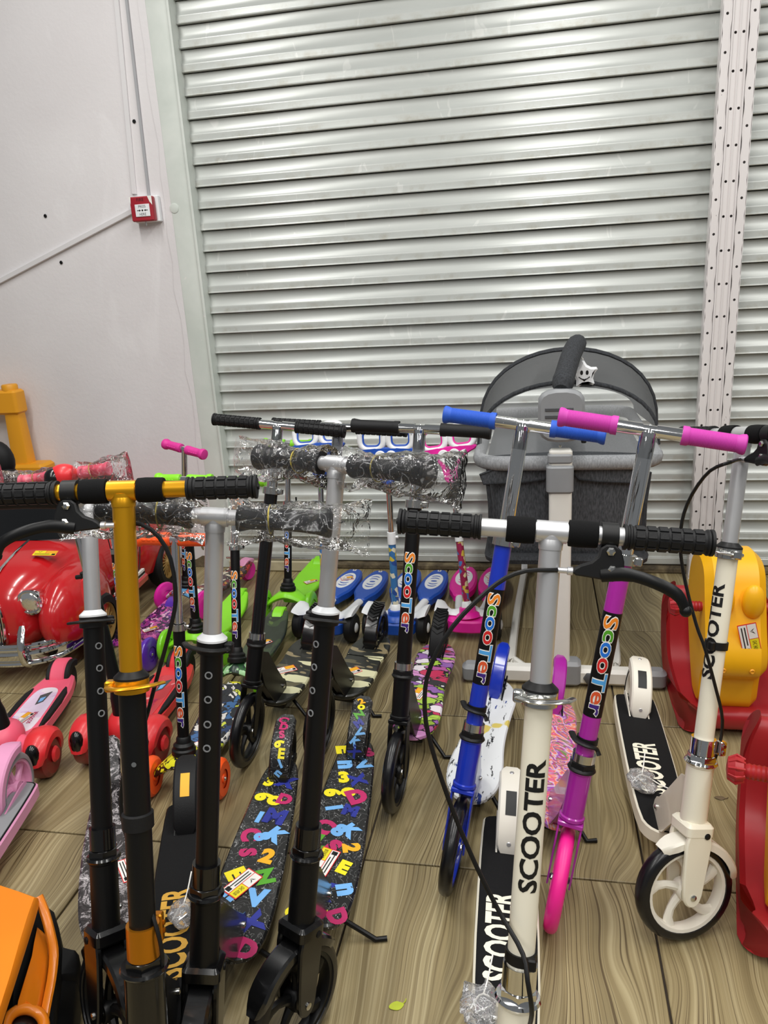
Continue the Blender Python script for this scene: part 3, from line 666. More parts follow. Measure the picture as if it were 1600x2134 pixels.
def price_label(root, M, w, h, price=None, flip=1, lines=True):
    # paper price ticket: red edge, yellow price box, small print
    mb = MB(M); mb.box((0, 0, .0004), (w, h, .0008)); o = obj('price_label', mb, red_print, root)
    mb = MB(M); z = .0009
    def q(x0, x1, y0, y1, mi): mb.add([(x0*w, y0*h, z), (x1*w, y0*h, z), (x1*w, y1*h, z), (x0*w, y1*h, z)], [(0, 1, 2, 3)], mi)
    q(-.47, .47, -.46, -.04, 0); q(-.47, .0, .0, .46, 0) if flip > 0 else q(0, .47, .0, .46, 0)
    q(.02, .47, .0, .46, 1) if flip > 0 else q(-.47, -.02, .0, .46, 1); z = .0012
    if lines:
        for i in range(2): q(-.40, .2+.2*i, -.18-.16*i, -.12-.16*i, 2)
        q(.30, .44, -.40, -.10, 2)
    if price: text_flat(mb, price, h*.30, Matrix.Translation((.245*w*flip, .23*h, z)), 2, 0, .72*.45*w/(len(price)*h*.3*.62)*1.25)
    lx = -.24*w*flip; mb.add([(lx, .10*h, z), (lx+.04*w, .22*h, z), (lx+.11*w, .36*h, z), (lx+.02*w, .27*h, z)], [(0, 1, 2, 3)], 2); mb.add([(lx, .10*h, z), (lx-.09*w, .34*h, z), (lx-.02*w, .25*h, z)], [(0, 1, 2)], 2)
    obj('print', mb, [white_print, yellow_print if price else amber_print, black_print], o); return o
def clamp(root, FA, w, r, m, side=1, lever=black_plastic, lev=True):
    mb = MB(FA); mb.lathe([(r, -.010), (r+.0055, -.009), (r+.0055, .009), (r+.001, .010), (r-.002, .010)], (0, 0, w), (0, 0, 1), 22, cap=False)
    mb.box((side*(r+.009), -.004, w), (.014, .016, .015), ch=.002); o = obj('seat_clamp', mb, m, root)
    mb = MB(FA); mb.cyl((side*(r+.009), -.016, w), (side*(r+.009), .010, w), .0034, n=8); obj('clamp_bolt', mb, steel, o)
    if lev:
        mb = MB(FA); mb.tube(bez([(side*(r+.010), -.013, w), (side*(r*.4), -r-.016, w+.002), (-side*(r+.010), -r-.006, w+.003), (-side*(r+.024), .002, w+.001)], 12), [(.0028, .006)]*10+[(.0025, .005)]*3, 8, flat=(0, 0, 1)); obj('clamp_lever', mb, lever, o)
    return o
def kickstand(root, x0, y0, z0, tip, m):
    k_ = math.tan(root.rotation_euler[1]); tip = Vector((tip.x, tip.y, .0055+tip.x*k_)); mb = MB(); p = Vector((x0, y0, z0)); mb.tube([p, p.lerp(tip, .5), tip, tip+Vector((.022, .004, .022*k_))], .0052, 8); mb.box((x0-.004, y0, z0+.004), (.03, .03, .018), ch=.003); return obj('kickstand', mb, m, root)

def scooter(name, label, v, P, group=None):
    x, y, psi, phi, th, st, L, hw, sd = v
    root = thing(name, label, 'scooter', (x, y, 0), (0, phi, -psi), group)
    r = .1; ax = Vector((0, sin(th), cos(th))); lt = Vector((cos(st), 0, 0))+sin(st)*ax.cross(Vector((1, 0, 0))); yv = ax.cross(lt)
    FA = frame((0, 0, r), lt, yv, ax); FN = frame((0, 0, r), Vector((1, 0, 0)), ax.cross(Vector((1, 0, 0))), ax)
    g = P.get
    wheel(root, FA, r-.001, P.get('wd', .03), P.get('tw', .020), P['tyre'], P['rim'], P.get('spokes', 5))
    # fork
    fm = P['fork']; sx = P.get('wd', .03)/2+.007
    if P['style'] == 'plate':
        for s_ in (-1, 1):
            mb = MB(FA @ frame((s_*sx, 0, 0), (0, 1, 0), (0, 0, 1), (s_, 0, 0))); mb.prism(smooth_poly([(-.013, -.014), (.013, -.014), (.016, .06), (.020, .126), (-.020, .126), (-.016, .06)], 1), -.0015, .002, .0007); obj('fork_leg', mb, fm, root)
        mb = MB(FA); mb.box((0, 0, .121), (sx*2+.006, .042, .010), ch=.002); obj('fork_crown', mb, fm, root)
    else:
        for s_ in (-1, 1):
            mb = MB(FA @ frame((s_*sx, 0, 0), (0, 1, 0), (0, 0, 1), (s_, 0, 0))); mb.prism(smooth_poly([(-.017, -.02), (.017, -.02), (.022, .04), (.028, .135), (-.028, .135), (-.024, .04)], 2), -.003, .007, .0025); lg = obj('fork_leg', mb, fm, root)
            for wz in (0.0, .118):
                mb = MB(FA); mb.lathe([(.006, 0), (.006, .002), (.003, .0035)], (s_*(sx+.007), 0 if wz == 0 else .012, wz), (s_, 0, 0), 10); obj('bolt', mb, steel if wz == 0 else black_plastic, lg)
        mb = MB(FA); mb.box((0, 0, .124), (sx*2+.016, .056, .028), ch=.006); obj('fork_crown', mb, fm, root)
        mb = MB(FA); mb.ring(arc_fender(r+.006, P.get('wd', .03)+.010, *P.get('fend', (rad(62), rad(178))), lip=.016)); obj('mudguard', mb, P.get('fendm', fm), root)
    hm = P['head']; hr = P.get('hr', .0225)
    wn = P.get('wn', .245); mb = MB(FN); mb.lathe([(hr-.002, .128), (hr+.003, .128), (hr+.003, .134), (hr, .136), (hr, wn-.010), (hr+.002, wn-.008), (hr+.002, wn-.004), (hr-.004, wn-.004)], (0, 0, 0), (0, 0, 1), 24); obj('head_tube', mb, hm, root)
    nm = P['nut']; lr = P.get('lr', .0172); mb = MB(FN); mb.lathe([(hr+.004, wn-.005), (hr+.006, wn-.002), (hr+.004, wn+.002), (lr+.006, wn+.003)], (0, 0, 0), (0, 0, 1), 24); mb.lathe([(lr+.008, wn+.002), (lr+.008, wn+.012), (lr+.003, wn+.015)], (0, 0, 0), (0, 0, 1), 6); obj('headset_nut', mb, nm, root)
    cm = P.get('collar', steel); mb = MB(FA); ch = P.get('colh', .026); mb.lathe([(lr, wn+.014), (lr+.0045, wn+.014), (lr+.0045, wn+.014+ch), (lr, wn+.014+ch)], (0, 0, 0), (0, 0, 1), 24, cap=False)
    co = obj('stem_collar', mb, cm, root)
    if g('colbolt'):
        mb = MB(FA); mb.box((.012, lr+.012, wn+.014+ch/2), (.016, .014, ch*.9), ch=.002); 
        for dz in (-.006, .006): mb.cyl((.0125, lr+.012, wn+.014+ch/2+dz), (.0225, lr+.012, wn+.014+ch/2+dz), .0036, n=8)
        obj('collar_bolt', mb, cm, co)
    Lc = P.get('Lc', .64); ur = P.get('ur', .0142)
    mb = MB(FA); mb.lathe([(lr, wn), (lr, Lc), (ur, Lc+.001)], (0, 0, 0), (0, 0, 1), 28); lo = obj('lower_stem', mb, P['low'], root)
    mb = MB(FA); mb.lathe([(ur, Lc-.01), (ur, L-.004)], (0, 0, 0), (0, 0, 1), 24); obj('upper_stem', mb, P['up'], root)
    clamp(root, FA, Lc, lr, P.get('clampm', steel), P.get('cs', 1), P.get('levm', black_plastic), P.get('clev', True))
    if P.get('cring'):
        mb = MB(FA); mb.lathe([(ur+.0005, Lc+.008), (lr+.0055, Lc+.009), (lr+.0055, Lc+.012), (lr-.001, Lc+.018), (ur+.0005, Lc+.020)], (0, 0, 0), (0, 0, 1), 24, cap=False); obj('stem_bush', mb, P['cring'], root)
    for wz in P.get('holes', ()):
        mb = MB(FA); mb.lathe([(.0058, 0), (.0058, .0012), (.004, .0014), (.0036, -.002)], (0, -lr+.0004, wz), (0, -1, 0), 16); obj('height_hole', mb, P.get('holem', grey_pl), lo)
    # handlebar
    br = P.get('br', .0115); gu = P.get('gu', .075); bm_ = P.get('bar', P['up']); lev = P.get('lever', 0)
    mb = MB(FA); mb.cyl((-hw+.004, 0, L), (hw-.004, 0, L), br, n=18); bar = obj('handlebar', mb, bm_, root)
    if P.get('vee'):
        mb = MB(FA); mb.lathe([(ur, L-.05), (ur, L-.012), (ur*.7, L+.002), (.003, L+.010)], (0, 0, 0), (0, 0, 1), 24); obj('stem_top', mb, P['up'], bar)
        for s_ in (-1, 1): mb = MB(FA); mb.cyl((s_*.012, 0, L), (s_*.055, 0, L), br+.0022, n=18); obj('bar_sleeve', mb, P['up'], bar)
    else:
        mb = MB(FA); mb.cyl((-.019, 0, L), (.019, 0, L), br+.0025, n=20); mb.lathe([(ur+.001, L-.022), (ur+.0015, L-.014), (ur*.8, L)], (0, 0, 0), (0, 0, 1), 22); obj('tee_joint', mb, bm_, bar)
    for s_ in (-1, 1):
        gi = gu+(.012 if lev else 0)
        grip(root, FA, L, s_*gi, s_*hw, P['grip'], P['gripm'])
        if P.get('wrap'): wrap(root, FA, L, s_*(gi-.008), s_*(hw+.012), P['wrap']+s_)
        if lev:
            mb = MB(FA); mb.lathe([(.0118, 0), (.0165, .001), (.0172, .012), (.0165, .034), (.0158, .036)], (s_*.020, 0, L), (s_, 0, 0), 20); obj('foam_sleeve', mb, foam, bar)
    if lev:
        s_ = lev; mb = MB(FA); mb.lathe([(.012, 0), (.0165, 0), (.0165, .020), (.012, .020)], (s_*.060, 0, L), (s_, 0, 0), 20, cap=False)
        mb.prism(smooth_poly([(s_*.050, -.052), (s_*.085, -.056), (s_*.090, -.036), (s_*.082, -.010), (s_*.060, -.010), (s_*.056, -.030), (s_*.030, -.040), (s_*.026, -.050)][::s_], 1), -.006, .006, .002, M=frame((0, -.010, L), (1, 0, 0), (0, 0, 1), (0, -1, 0)))
        lb = obj('brake_lever_mount', mb, black_plastic, root)
        mb = MB(FA); mb.tube(bez([(s_*.062, -.014, L-.048), (s_*.092, -.022, L-.044), (s_*.122, -.032, L-.050), (s_*.148, -.034, L-.062), (s_*.160, -.030, L-.080)], 16), [(.0085, .0045)]*5+[(.0075, .004)]*8+[(.007, .0045)]*4, 10, flat=(0, 0, 1)); mb.sphere((s_*.160, -.030, L-.081), .0075, 10, 6); obj('brake_lever', mb, black_satin, lb)
        for uz, vz in ((.071, -.018), (.074, -.040)):
            mb = MB(FA); mb.lathe([(.0055, 0), (.0055, .002), (.003, .004)], (s_*uz, -.0165, L+vz), (0, -1, 0), 6); obj('screw', mb, steel, lb)
        mb = MB(FA); mb.lathe([(.0052, 0), (.0052, .006), (.0036, .007), (.0036, .018)], (s_*.028, -.010, L-.046), (-s_, 0, 0), 12); obj('cable_barrel', mb, alu, lb)
        pts = [FA @ Vector((s_*.012, -.010, L-.046))]+[rootM(root).inverted() @ q for q in P['cable']]
        mb = MB(); mb.tube(bez(pts, 44), .0030, 8); obj('brake_cable', mb, black_plastic, root)
    # deck
    dk = P['deck']; y0 = P.get('dy0', .165); y1 = sd+P.get('dy1', -.035); zt = P.get('dz', .088); dm = P['deckm']; w = P.get('dw', .115)/2
    if dk == 'rail':      # straight deck with a pale rim and grip tape
        pl = [(-w*.55, y0), (w*.55, y0), (w, y0+.055), (w, y1-.03), (w*.82, y1), (-w*.82, y1), (-w, y1-.03), (-w, y0+.055)]
        pl = smooth_poly(pl, 2); mb = MB(); mb.prism(pl, zt-.032, zt, .003); d = obj('deck', mb, dm, root)
        mb = MB(); mb.prism(offset_poly(pl, -.004), zt-.001, zt+.0012); obj('grip_tape', mb, grip_tape, d)
    else:
        if dk == 'board': pl = [(-w*.45, y0), (w*.45, y0), (w*.86, y0+.03), (w, y0+.10), (w*.98, y0+.24), (w*.80, y1-.12), (w*.62, y1-.02), (w*.30, y1+.02), (-w*.30, y1+.02), (-w*.62, y1-.02), (-w*.80, y1-.12), (-w*.98, y0+.24), (-w, y0+.10), (-w*.86, y0+.03)]
        else: pl = [(-w*.40, y0), (w*.40, y0), (w*.90, y0+.05), (w, y0+.13), (w*.80, y0+.24), (w*.84, y1-.12), (w*.95, y1-.03), (w*.50, y1+.055), (-w*.50, y1+.055), (-w*.95, y1-.03), (-w*.84, y1-.12), (-w*.80, y0+.24), (-w, y0+.13), (-w*.90, y0+.05)]
        pl = smooth_poly(pl, 2); mb = MB(); mb.prism(pl, zt-.016, zt, .004); d = obj('deck', mb, dm, root)
        mb = MB(); mb.box((0, (y0+y1)/2, zt-.028), (w*.9, y1-y0-.06, .026), ch=.004); obj('deck_beam', mb, black_satin if P.get('beamm') is None else P['beamm'], d)
    # folding bracket between head tube and deck
    bk = P.get('brk', black_satin); pa = FN @ Vector((0, .008, .236)); pb = FN @ Vector((0, .006, .142))
    for s_ in (-1, 1):
        mb = MB(frame((s_*.016, 0, 0), (0, 1, 0), (0, 0, 1), (1, 0, 0))); mb.prism(smooth_poly([(pb.y, pb.z), (y0+.02, zt-.030), (y0+.085, zt-.006), (y0+.080, zt+.030), (y0+.045, zt+.055), (pa.y, pa.z)], 1), -.002, .002, .0006); bo = obj('folding_plate', mb, bk, root)
        mb = MB(); mb.lathe([(.006, 0), (.006, .003), (.003, .005)], (s_*.018, y0+.055, zt+.022), (s_, 0, 0), 10); obj('hinge_bolt', mb, steel, bo)
    mb = MB(frame((0, 0, 0), (0, 1, 0), (0, 0, 1), (1, 0, 0))); mb.prism([(pb.y+.004, pb.z-.002), (y0+.03, zt-.026), (y0+.06, zt-.006), (y0+.02, zt+.028), (pa.y+.002, pa.z-.014)], -.012, .012, .002); obj('neck_beam', mb, P.get('neckm', bk), root)
    # rear wheel and its fender
    yr = sd-.008; rr = .088; Mr = Matrix.Translation((0, yr, rr))
    wheel(root, Mr, rr-.001, P.get('wd', .03), .018, P['tyre'], P['rim'], P.get('spokes', 5), 'rear_wheel')
    mb = MB(Mr); mb.ring(arc_fender(.110, P.get('rfw', .045), rad(P.get('ra', 74)), rad(184), lip=P.get('rlip', .02))); fe = obj('rear_fender', mb, P['rfend'], root)
    if P.get('tread'):
        mb = MB(Mr)
        for i in range(8):
            a = rad(82+7.5*i)
            for s_ in (-1, 1):
                q = [(0, .1103, a+.05), (0, .1103, a+.11), (s_*.018, .1103, a), (s_*.018, .1103, a-.06)]
                vs = [(x, (rr_+e)*cos(t), (rr_+e)*sin(t)) for e in (-.001, .003) for x, rr_, t in q]
                mb.add(vs, [(4, 5, 7, 6) if 0 else (4, 5, 6, 7), (0, 1, 5, 4), (1, 2, 6, 5), (2, 3, 7, 6), (3, 0, 4, 7)])
        o = obj('tread_ribs', mb, P['rfend'], fe); o['kind'] = 'stuff'
    for s_ in (-1, 1):
        mb = MB(frame((s_*(P.get('wd', .03)/2+.008), 0, 0), (0, 1, 0), (0, 0, 1), (1, 0, 0))); mb.prism(smooth_poly([(yr-.13, zt-.030), (yr+.014, rr-.014), (yr+.016, rr+.012), (yr-.02, rr+.016), (yr-.14, zt-.004)], 1), -.002, .002, .0006); obj('rear_dropout', mb, P.get('dropm', black_satin), root)
    return root, FA, dict(y0=y0, y1=y1, zt=zt, yr=yr, rr=rr, w=w, L=L, deck=d, fender=fe, pl=pl)

# ------------------------------------------------------------------ the row of two-wheel scooters
V = {'S1': [-0.0485, 0.7185, -0.0258, 0.0787, 0.2615, 0.0068, 0.8493, 0.1928, 0.7282],
 'S2': [0.2604, 1.2642, -0.0101, 0.1159, 0.2415, -1.2, 0.8561, 0.19, 0.7247],
 'S3': [-0.1809, 1.3315, 0.0839, 0.1424, 0.2817, -0.0195, 0.8764, 0.1621, 0.7263],
 'S4': [0.0258, 1.2635, 0.0067, 0.1771, 0.1847, -0.1393, 0.8749, 0.1600, 0.7262],
 'S5': [-0.3365, 1.5655, 0.0356, 0.0656, 0.2834, -0.0444, 0.8183, 0.1671, 0.7129],
 'S6': [-0.575, 1.75, 0.09, 0.0557, 0.2589, -0.0019, 0.7896, 0.185, 0.572],
 'S7': [-0.765, 1.70, 0.05, 0.1023, 0.2819, -0.002, 0.8116, 0.182, 0.60],
 'S11': [-0.4039, 0.9403, -0.071, 0.1155, 0.2351, -0.55, 0.8858, 0.176, 0.78],
 'S12': [-0.5274, 0.8483, -0.132, 0.0984, 0.1814, 0.0316, 0.8324, 0.1699, 0.77],
 'S13': [-0.7035, 0.874, -0.51, 0.1068, 0.3165, 0.44, 0.8472, 0.19, 0.685],
 'S14': [-0.5367, 0.7018, -0.3556, 0.0684, 0.244, -0.1511, 0.9056, 0.1819, 0.7587]}
def deck_text(o, body, size, xc, yc, z, m, sx=1.0, bold=0.0, name='deck_lettering'):
    mb = MB(); text_flat(mb, body, size, frame((xc, yc, z), (0, 1, 0), (-1, 0, 0), (0, 0, 1)), 0, bold, sx); return obj(name, mb, m, o)
def bag(root, x, y, z, sx, sy, sz, seed, tl=.075):
    mb = MB(); mb.sphere((x, y, z+sz*.5), (sx/2, sy/2, sz/2), 22, 14)
    mb.v = [Vector((v.x, v.y, max(z+.0005, v.z)))+.30*min(sx, sy)*Vector((mnoise.noise(v*42+Vector((seed, 0, 0))), mnoise.noise(v*42+Vector((0, seed, 3))), .35*abs(mnoise.noise(v*55+Vector((2, 1, seed)))))) for v in mb.v]
    o = obj('spare_parts_bag', mb, bag_film, root)
    mb = MB(); mb.tube(bez([(x-.02, y-.002, z+.006), (x, y+.010, z+sz*.9), (x+tl*.6, y+.004, z+.004), (x+tl, y-.006, z+.001)], 12), .0016, 6); mb.tube(bez([(x, y+.01, z+sz*.9), (x+.006, y+.035, z+sz+.004), (x+.012, y+.07, z+sz+.018)], 8), .0014, 6); obj('cable_tie', mb, white_print, o)
    mb = MB(); mb.cyl((x-sx*.2, y-sy*.1, z+.006), (x+sx*.2, y+sy*.12, z+.007), .0022, n=8); mb.lathe([(.006, 0), (.006, .003)], (x+.004, y-.012, z+.006), (.2, .1, 1), 6); obj('allen_key', mb, steel, o); return o
cream_sc = dict(style='heavy', tyre=tyre_gloss, rim=creamp, fork=cream, head=cream, nut=chrome, collar=chrome, colbolt=True, low=cream, up=alu, ur=.0138, lr=.0175, wn=.25, colh=.03, clampm=steel, levm=steel, grip='block', gripm=rubber, bar=alu, hr=.024, deck='rail', deckm=cream, dw=.116, dy1=.0, rfend=creamp, rfw=.052, rlip=.03, ra=66, brk=cream, neckm=grey_pl, dropm=creamp, fendm=creamp, wd=.032, cring=black_plastic)
def stem_word(root, FA, w0, w1, r, m, size=.030, a0=0.0):
    V_, _ = glyph('SCOOTER', size, size*.03); x = ext(V_); mb = MB(); text_tube(mb, 'SCOOTER', size, (w0+w1)/2, r, False, FA, 0, size*.03, (w1-w0)/(x[1]-x[0]), a0, .0006); return obj('scooter_lettering', mb, m, root)
def ring_clip(root, FA, w, r, m, side=-1):
    mb = MB(FA); mb.lathe([(r, -.007), (r+.003, -.007), (r+.003, .007), (r, .007)], (0, 0, w), (0, 0, 1), 22, cap=False); mb.box((side*(r+.005)*.55, -(r+.004)*.9, w), (.012, .010, .016), ch=.002); return obj('cable_clip', mb, m, root)
# --- cream scooter with the wide brake bar
v = V['S1']
cab = [W(x, y, Y) for x, y, Y in ((1085, 1192, .90), (1020, 1228, .885), (940, 1310, .865), (893, 1400, .85), (885, 1480, .84), (900, 1560, .835), (940, 1680, .825), (990, 1800, .815), (1040, 1900, .80), (1088, 1985, .765), (1100, 2050, .74), (1108, 2110, .735), (1100, 2150, .75))]
r1, FA, d = scooter('kick_scooter', 'cream kick scooter with black SCOOTER on its stem, wheels facing straight ahead', v, dict(cream_sc, lever=1, cable=cab, cs=-1))
stem_word(r1, FA, .395, .566, .0175, black_print, .033, .06)
ring_clip(r1, FA, .305, .0175, black_plastic, 1)
deck_text(d['deck'], 'SCOOTER', .076, -.012, .405, d['zt']+.0016, cream_print, .57, .0022)
mb = MB(Matrix.Translation((0, d['yr'], d['rr']))); q = []
for a in (rad(112), rad(120), rad(128), rad(138)): q += [(-.011, .1108*cos(a), .1108*sin(a)), (.011, .1108*cos(a), .1108*sin(a))]
mb.add(q, [(0, 1, 3, 2), (2, 3, 5, 4), (4, 5, 7, 6)]); obj('reflector_sticker', mb, black_print, d['fender'])
for a in (84, 168):
    mb = MB(); a = rad(a); mb.lathe([(.005, 0), (.004, .0015)], (0, d['yr']+.110*cos(a), d['rr']+.110*sin(a)), (0, cos(a), sin(a)), 12); obj('rivet', mb, alu, d['fender'])
bag(r1, -.038, .245, d['zt'], .07, .09, .032, 3)
# --- cream scooter with turned front wheel
v = V['S2']
cab = [W(x, y, Y) for x, y, Y in ((1525, 962, 1.30), (1475, 985, 1.33), (1432, 1050, 1.36), (1417, 1120, 1.36), (1425, 1200, 1.36), (1450, 1300, 1.345), (1468, 1350, 1.335), (1490, 1430, 1.33), (1505, 1500, 1.33), (1497, 1560, 1.34), (1478, 1605, 1.36), (1450, 1660, 1.40))]
r2, FA, d = scooter('kick_scooter', 'cream kick scooter with its front wheel turned sideways beside the red rockers', v, dict(cream_sc, fend=(rad(14), rad(128)), lever=1, cable=cab, cs=1))
stem_word(r2, FA, .408, .585, .0175, black_print, .033, 0.30)
ring_clip(r2, FA, .47, .0175, black_plastic, 1)
deck_text(d['deck'], 'SCOOTER', .076, -.006, .395, d['zt']+.0016, cream_print, .57, .0022)
mb = MB(Matrix.Translation((0, d['yr'], d['rr']))); mb.add(q, [(0, 1, 3, 2), (2, 3, 5, 4), (4, 5, 7, 6)]); obj('reflector_sticker', mb, black_print, d['fender'])
for a in (84, 168):
    mb = MB(); a = rad(a); mb.lathe([(.005, 0), (.004, .0015)], (0, d['yr']+.110*cos(a), d['rr']+.110*sin(a)), (0, cos(a), sin(a)), 12); obj('rivet', mb, alu, d['fender'])
bag(r2, -.034, .32, d['zt'], .06, .10, .022, 8)
# --- youth scooters with chrome upper stems
def quick(root, FA, w, r, m):
    mb = MB(FA); mb.tube(bez([(-.030, .006, w+.004), (-.020, -.016, w), (0, -r-.008, w-.002), (.018, -.018, w-.006), (.026, -.022, w-.016)], 14), [(.004, .007)]*12+[(.0035, .005)]*3, 8, flat=(0, 0, 1)); mb.lathe([(r, -.006), (r+.003, -.006), (r+.003, .006), (r, .006)], (0, 0, w), (0, 0, 1), 18, cap=False); return obj('quick_release', mb, m, root)
def band(root, FA, w0, w1, r, m=black_satin):
    mb = MB(FA); mb.lathe([(r, w0), (r+.0004, w0), (r+.0004, w1), (r, w1)], (0, 0, 0), (0, 0, 1), 24, cap=False); return obj('label_band', mb, m, root)
youth = dict(style='plate', tyre=tyre_gloss, nut=black_plastic, collar=steel, colh=.016, up=chrome, ur=.0146, lr=.0172, wn=.232, grip='line', vee=True, gu=.055, hr=.021, deck='skate', dw=.135, dy1=-.06, clampm=steel, clev=False, br=.0098, wd=.028)
r3, FA, d = scooter('kick_scooter', 'blue kick scooter with blue grips and a white brush stroke deck', V['S3'], dict(youth, rim=blue_paint, fork=blue_paint, head=blue_paint, low=blue_paint, gripm=blue_grip, deckm=splat, rfend=blue_paint, brk=blue_paint, rfw=.036))
band(r3, FA, .345, .542, .0172); scoo_letters(r3, FA, .532, .350, .0177); quick(r3, FA, .293, .0172, black_plastic)
kickstand(r3, .03, .27, .06, Vector((.085, .225, .004)), black_satin)
r4, FA, d = scooter('kick_scooter', 'magenta kick scooter with pink tyre and a rainbow swirl deck', V['S4'], dict(youth, tyre=hot_pink, rim=white_pl, fork=mag_paint, head=mag_paint, low=mag_paint, gripm=mag_grip, deckm=swirl, rfend=mag_paint, brk=mag_paint, rfw=.036, spokes=0))
band(r4, FA, .338, .540, .0172); scoo_letters(r4, FA, .532, .344, .0177); quick(r4, FA, .288, .0172, black_plastic)
price_label(r4, Matrix.Translation((-.045, .30, d['zt']+.0004)) @ Matrix.Rotation(1.35, 4, 'Z'), .055, .032)
kickstand(r4, .03, .27, .06, Vector((.08, .225, .004)), black_satin)
blk = dict(youth, rim=black_satin, fork=black_satin, head=black_satin, low=black_satin, rfend=black_gloss, dropm=black_satin, tread=True, gu=.05)
r5, FA, d = scooter('kick_scooter', 'black kick scooter with smooth black grips and a pink and green graffiti deck', V['S5'], dict(blk, grip='smooth', gripm=rubber, deckm=graffiti, rfend=rubber))
scoo_letters(r5, FA, .524, .338, .0173); kickstand(r5, .03, .25, .06, Vector((.09, .205, .004)), black_satin)
price_label(r5, Matrix.Translation((-.012, .375, d['zt']+.0004)) @ Matrix.Rotation(1.35, 4, 'Z'), .06, .032)
r6, FA, d = scooter('kick_scooter', 'black kick scooter with camouflage deck between the graffiti deck and the other camouflage deck', V['S6'], dict(blk, grip='block', gripm=rubber, deckm=camo, dw=.140))
price_label(r6, Matrix.Translation((-.012, .30, d['zt']+.0004)) @ Matrix.Rotation(.85, 4, 'Z'), .065, .034)
kickstand(r6, .03, .25, .06, Vector((.09, .205, .004)), black_satin)
r7, FA, d = scooter('kick_scooter', 'black kick scooter with camouflage deck beside the dark green three-wheeler', V['S7'], dict(blk, grip='block', gripm=rubber, deckm=camo, dw=.134, low=black_gloss))
price_label(r7, Matrix.Translation((-.02, .345, d['zt']+.0004)) @ Matrix.Rotation(.75, 4, 'Z'), .065, .034)
kickstand(r7, .03, .25, .06, Vector((.10, .215, .004)), black_satin)
# --- tall black scooters with bagged grips
tall = dict(style='heavy', tyre=tyre_gloss, rim=black_satin, fork=black_gloss, head=black_satin, nut=black_gloss, collar=black_gloss, colh=.034, low=black_satin, up=alu, ur=.0135, lr=.0168, wn=.25, clampm=black_plastic, grip='flare', gripm=rubber, bar=alu, gu=.032, deck='board', deckm=doodle, dw=.132, rfend=doodle, rfw=.05, rlip=.012, brk=black_gloss, holes=(.60, .563, .525, .488), fend=(rad(38), rad(168)), fendm=black_gloss, dy0=.155, dz=.095, levm=black_plastic, cring=white_pl)
GL = [('8', sky_print), ('S', berry_print), ('V', sky_print), ('3', yellow_print), ('6', yellow_print), ('K', sky_print), ('2', amber_print), ('E', yellow_print), ('X', navy_print), ('o', yellow_print), ('I', sky_print), ('C', berry_print), ('Z', green_print), ('n', sky_print), ('D', berry_print), ('M', navy_print)]
def sprinkle(d, seed):
    rw = random.Random(seed); mb = MB(); mats = []; pts = []
    k = 0; y = d['y0']+.03
    while y < d['y1']-.03:
        for xx in (-.6, 0, .6) if rw.random() < .35 else (-.42, .42):
            ch, m = GL[(k*5+seed) % len(GL)]; k += 1
            if m not in mats: mats.append(m)
            sz = rw.uniform(.044, .062)
            lim = d['w']*(1 if y < d['y0']+.25 else .72)
            text_flat(mb, ch, sz, Matrix.Translation((xx*lim+rw.uniform(-.004, .004), y+rw.uniform(-.008, .008), d['zt']+.0006+k*.00001)) @ Matrix.Rotation(rw.uniform(-1.4, .6), 4, 'Z'), mats.index(m), sz*.07)
        y += .058
    obj('printed_letters', mb, mats, d['deck'])
    mb = MB(); mats = []
    for i in range(7):
        a = rad(92+12*i); ch, m = GL[(i*3+seed+2) % len(GL)]
        if m not in mats: mats.append(m)
        o = Vector((rw.uniform(-.006, .006), d['yr']+.1107*cos(a), d['rr']+.1107*sin(a)))
        text_flat(mb, ch, rw.uniform(.026, .034), frame(o, (1, 0, 0), (0, sin(a)*1, -cos(a)), (0, cos(a), sin(a))) @ Matrix.Rotation(rw.uniform(-1, 1), 4, 'Z'), mats.index(m), .0016)
    obj('printed_letters', mb, mats, d['fender'])
r11, FA, d = scooter('kick_scooter', 'black kick scooter with bagged grips, letter print deck and front wheel turned a little', V['S11'], dict(tall, wrap=11, cs=-1))
sprinkle(d, 4); price_label(r11, Matrix.Translation((-.010, .315, d['zt']+.0012)) @ Matrix.Rotation(1.32, 4, 'Z'), .075, .04, 'GHC470.00', 1)
kickstand(r11, .03, .22, .06, Vector((.112, .215, .004)), black_satin)
r12, FA, d = scooter('kick_scooter', 'black kick scooter with bagged grips and letter print deck beside the gold scooter', V['S12'], dict(tall, wrap=23, dw=.128))
sprinkle(d, 9); price_label(r12, Matrix.Translation((-.012, .33, d['zt']+.0012)) @ Matrix.Rotation(-2.15, 4, 'Z'), .075, .04, 'GHC 470.00', 1)
kickstand(r12, .03, .22, .06, Vector((.11, .21, .004)), black_satin)
r13, FA, d = scooter('kick_scooter', 'black kick scooter with silver upper stem and a black and white print deck', V['S13'], dict(tall, deckm=bw_print, rfend=bw_print, dw=.122, cs=1))
price_label(r13, Matrix.Translation((.035, .335, d['zt']+.0006)) @ Matrix.Rotation(-1.35, 4, 'Z'), .07, .036)
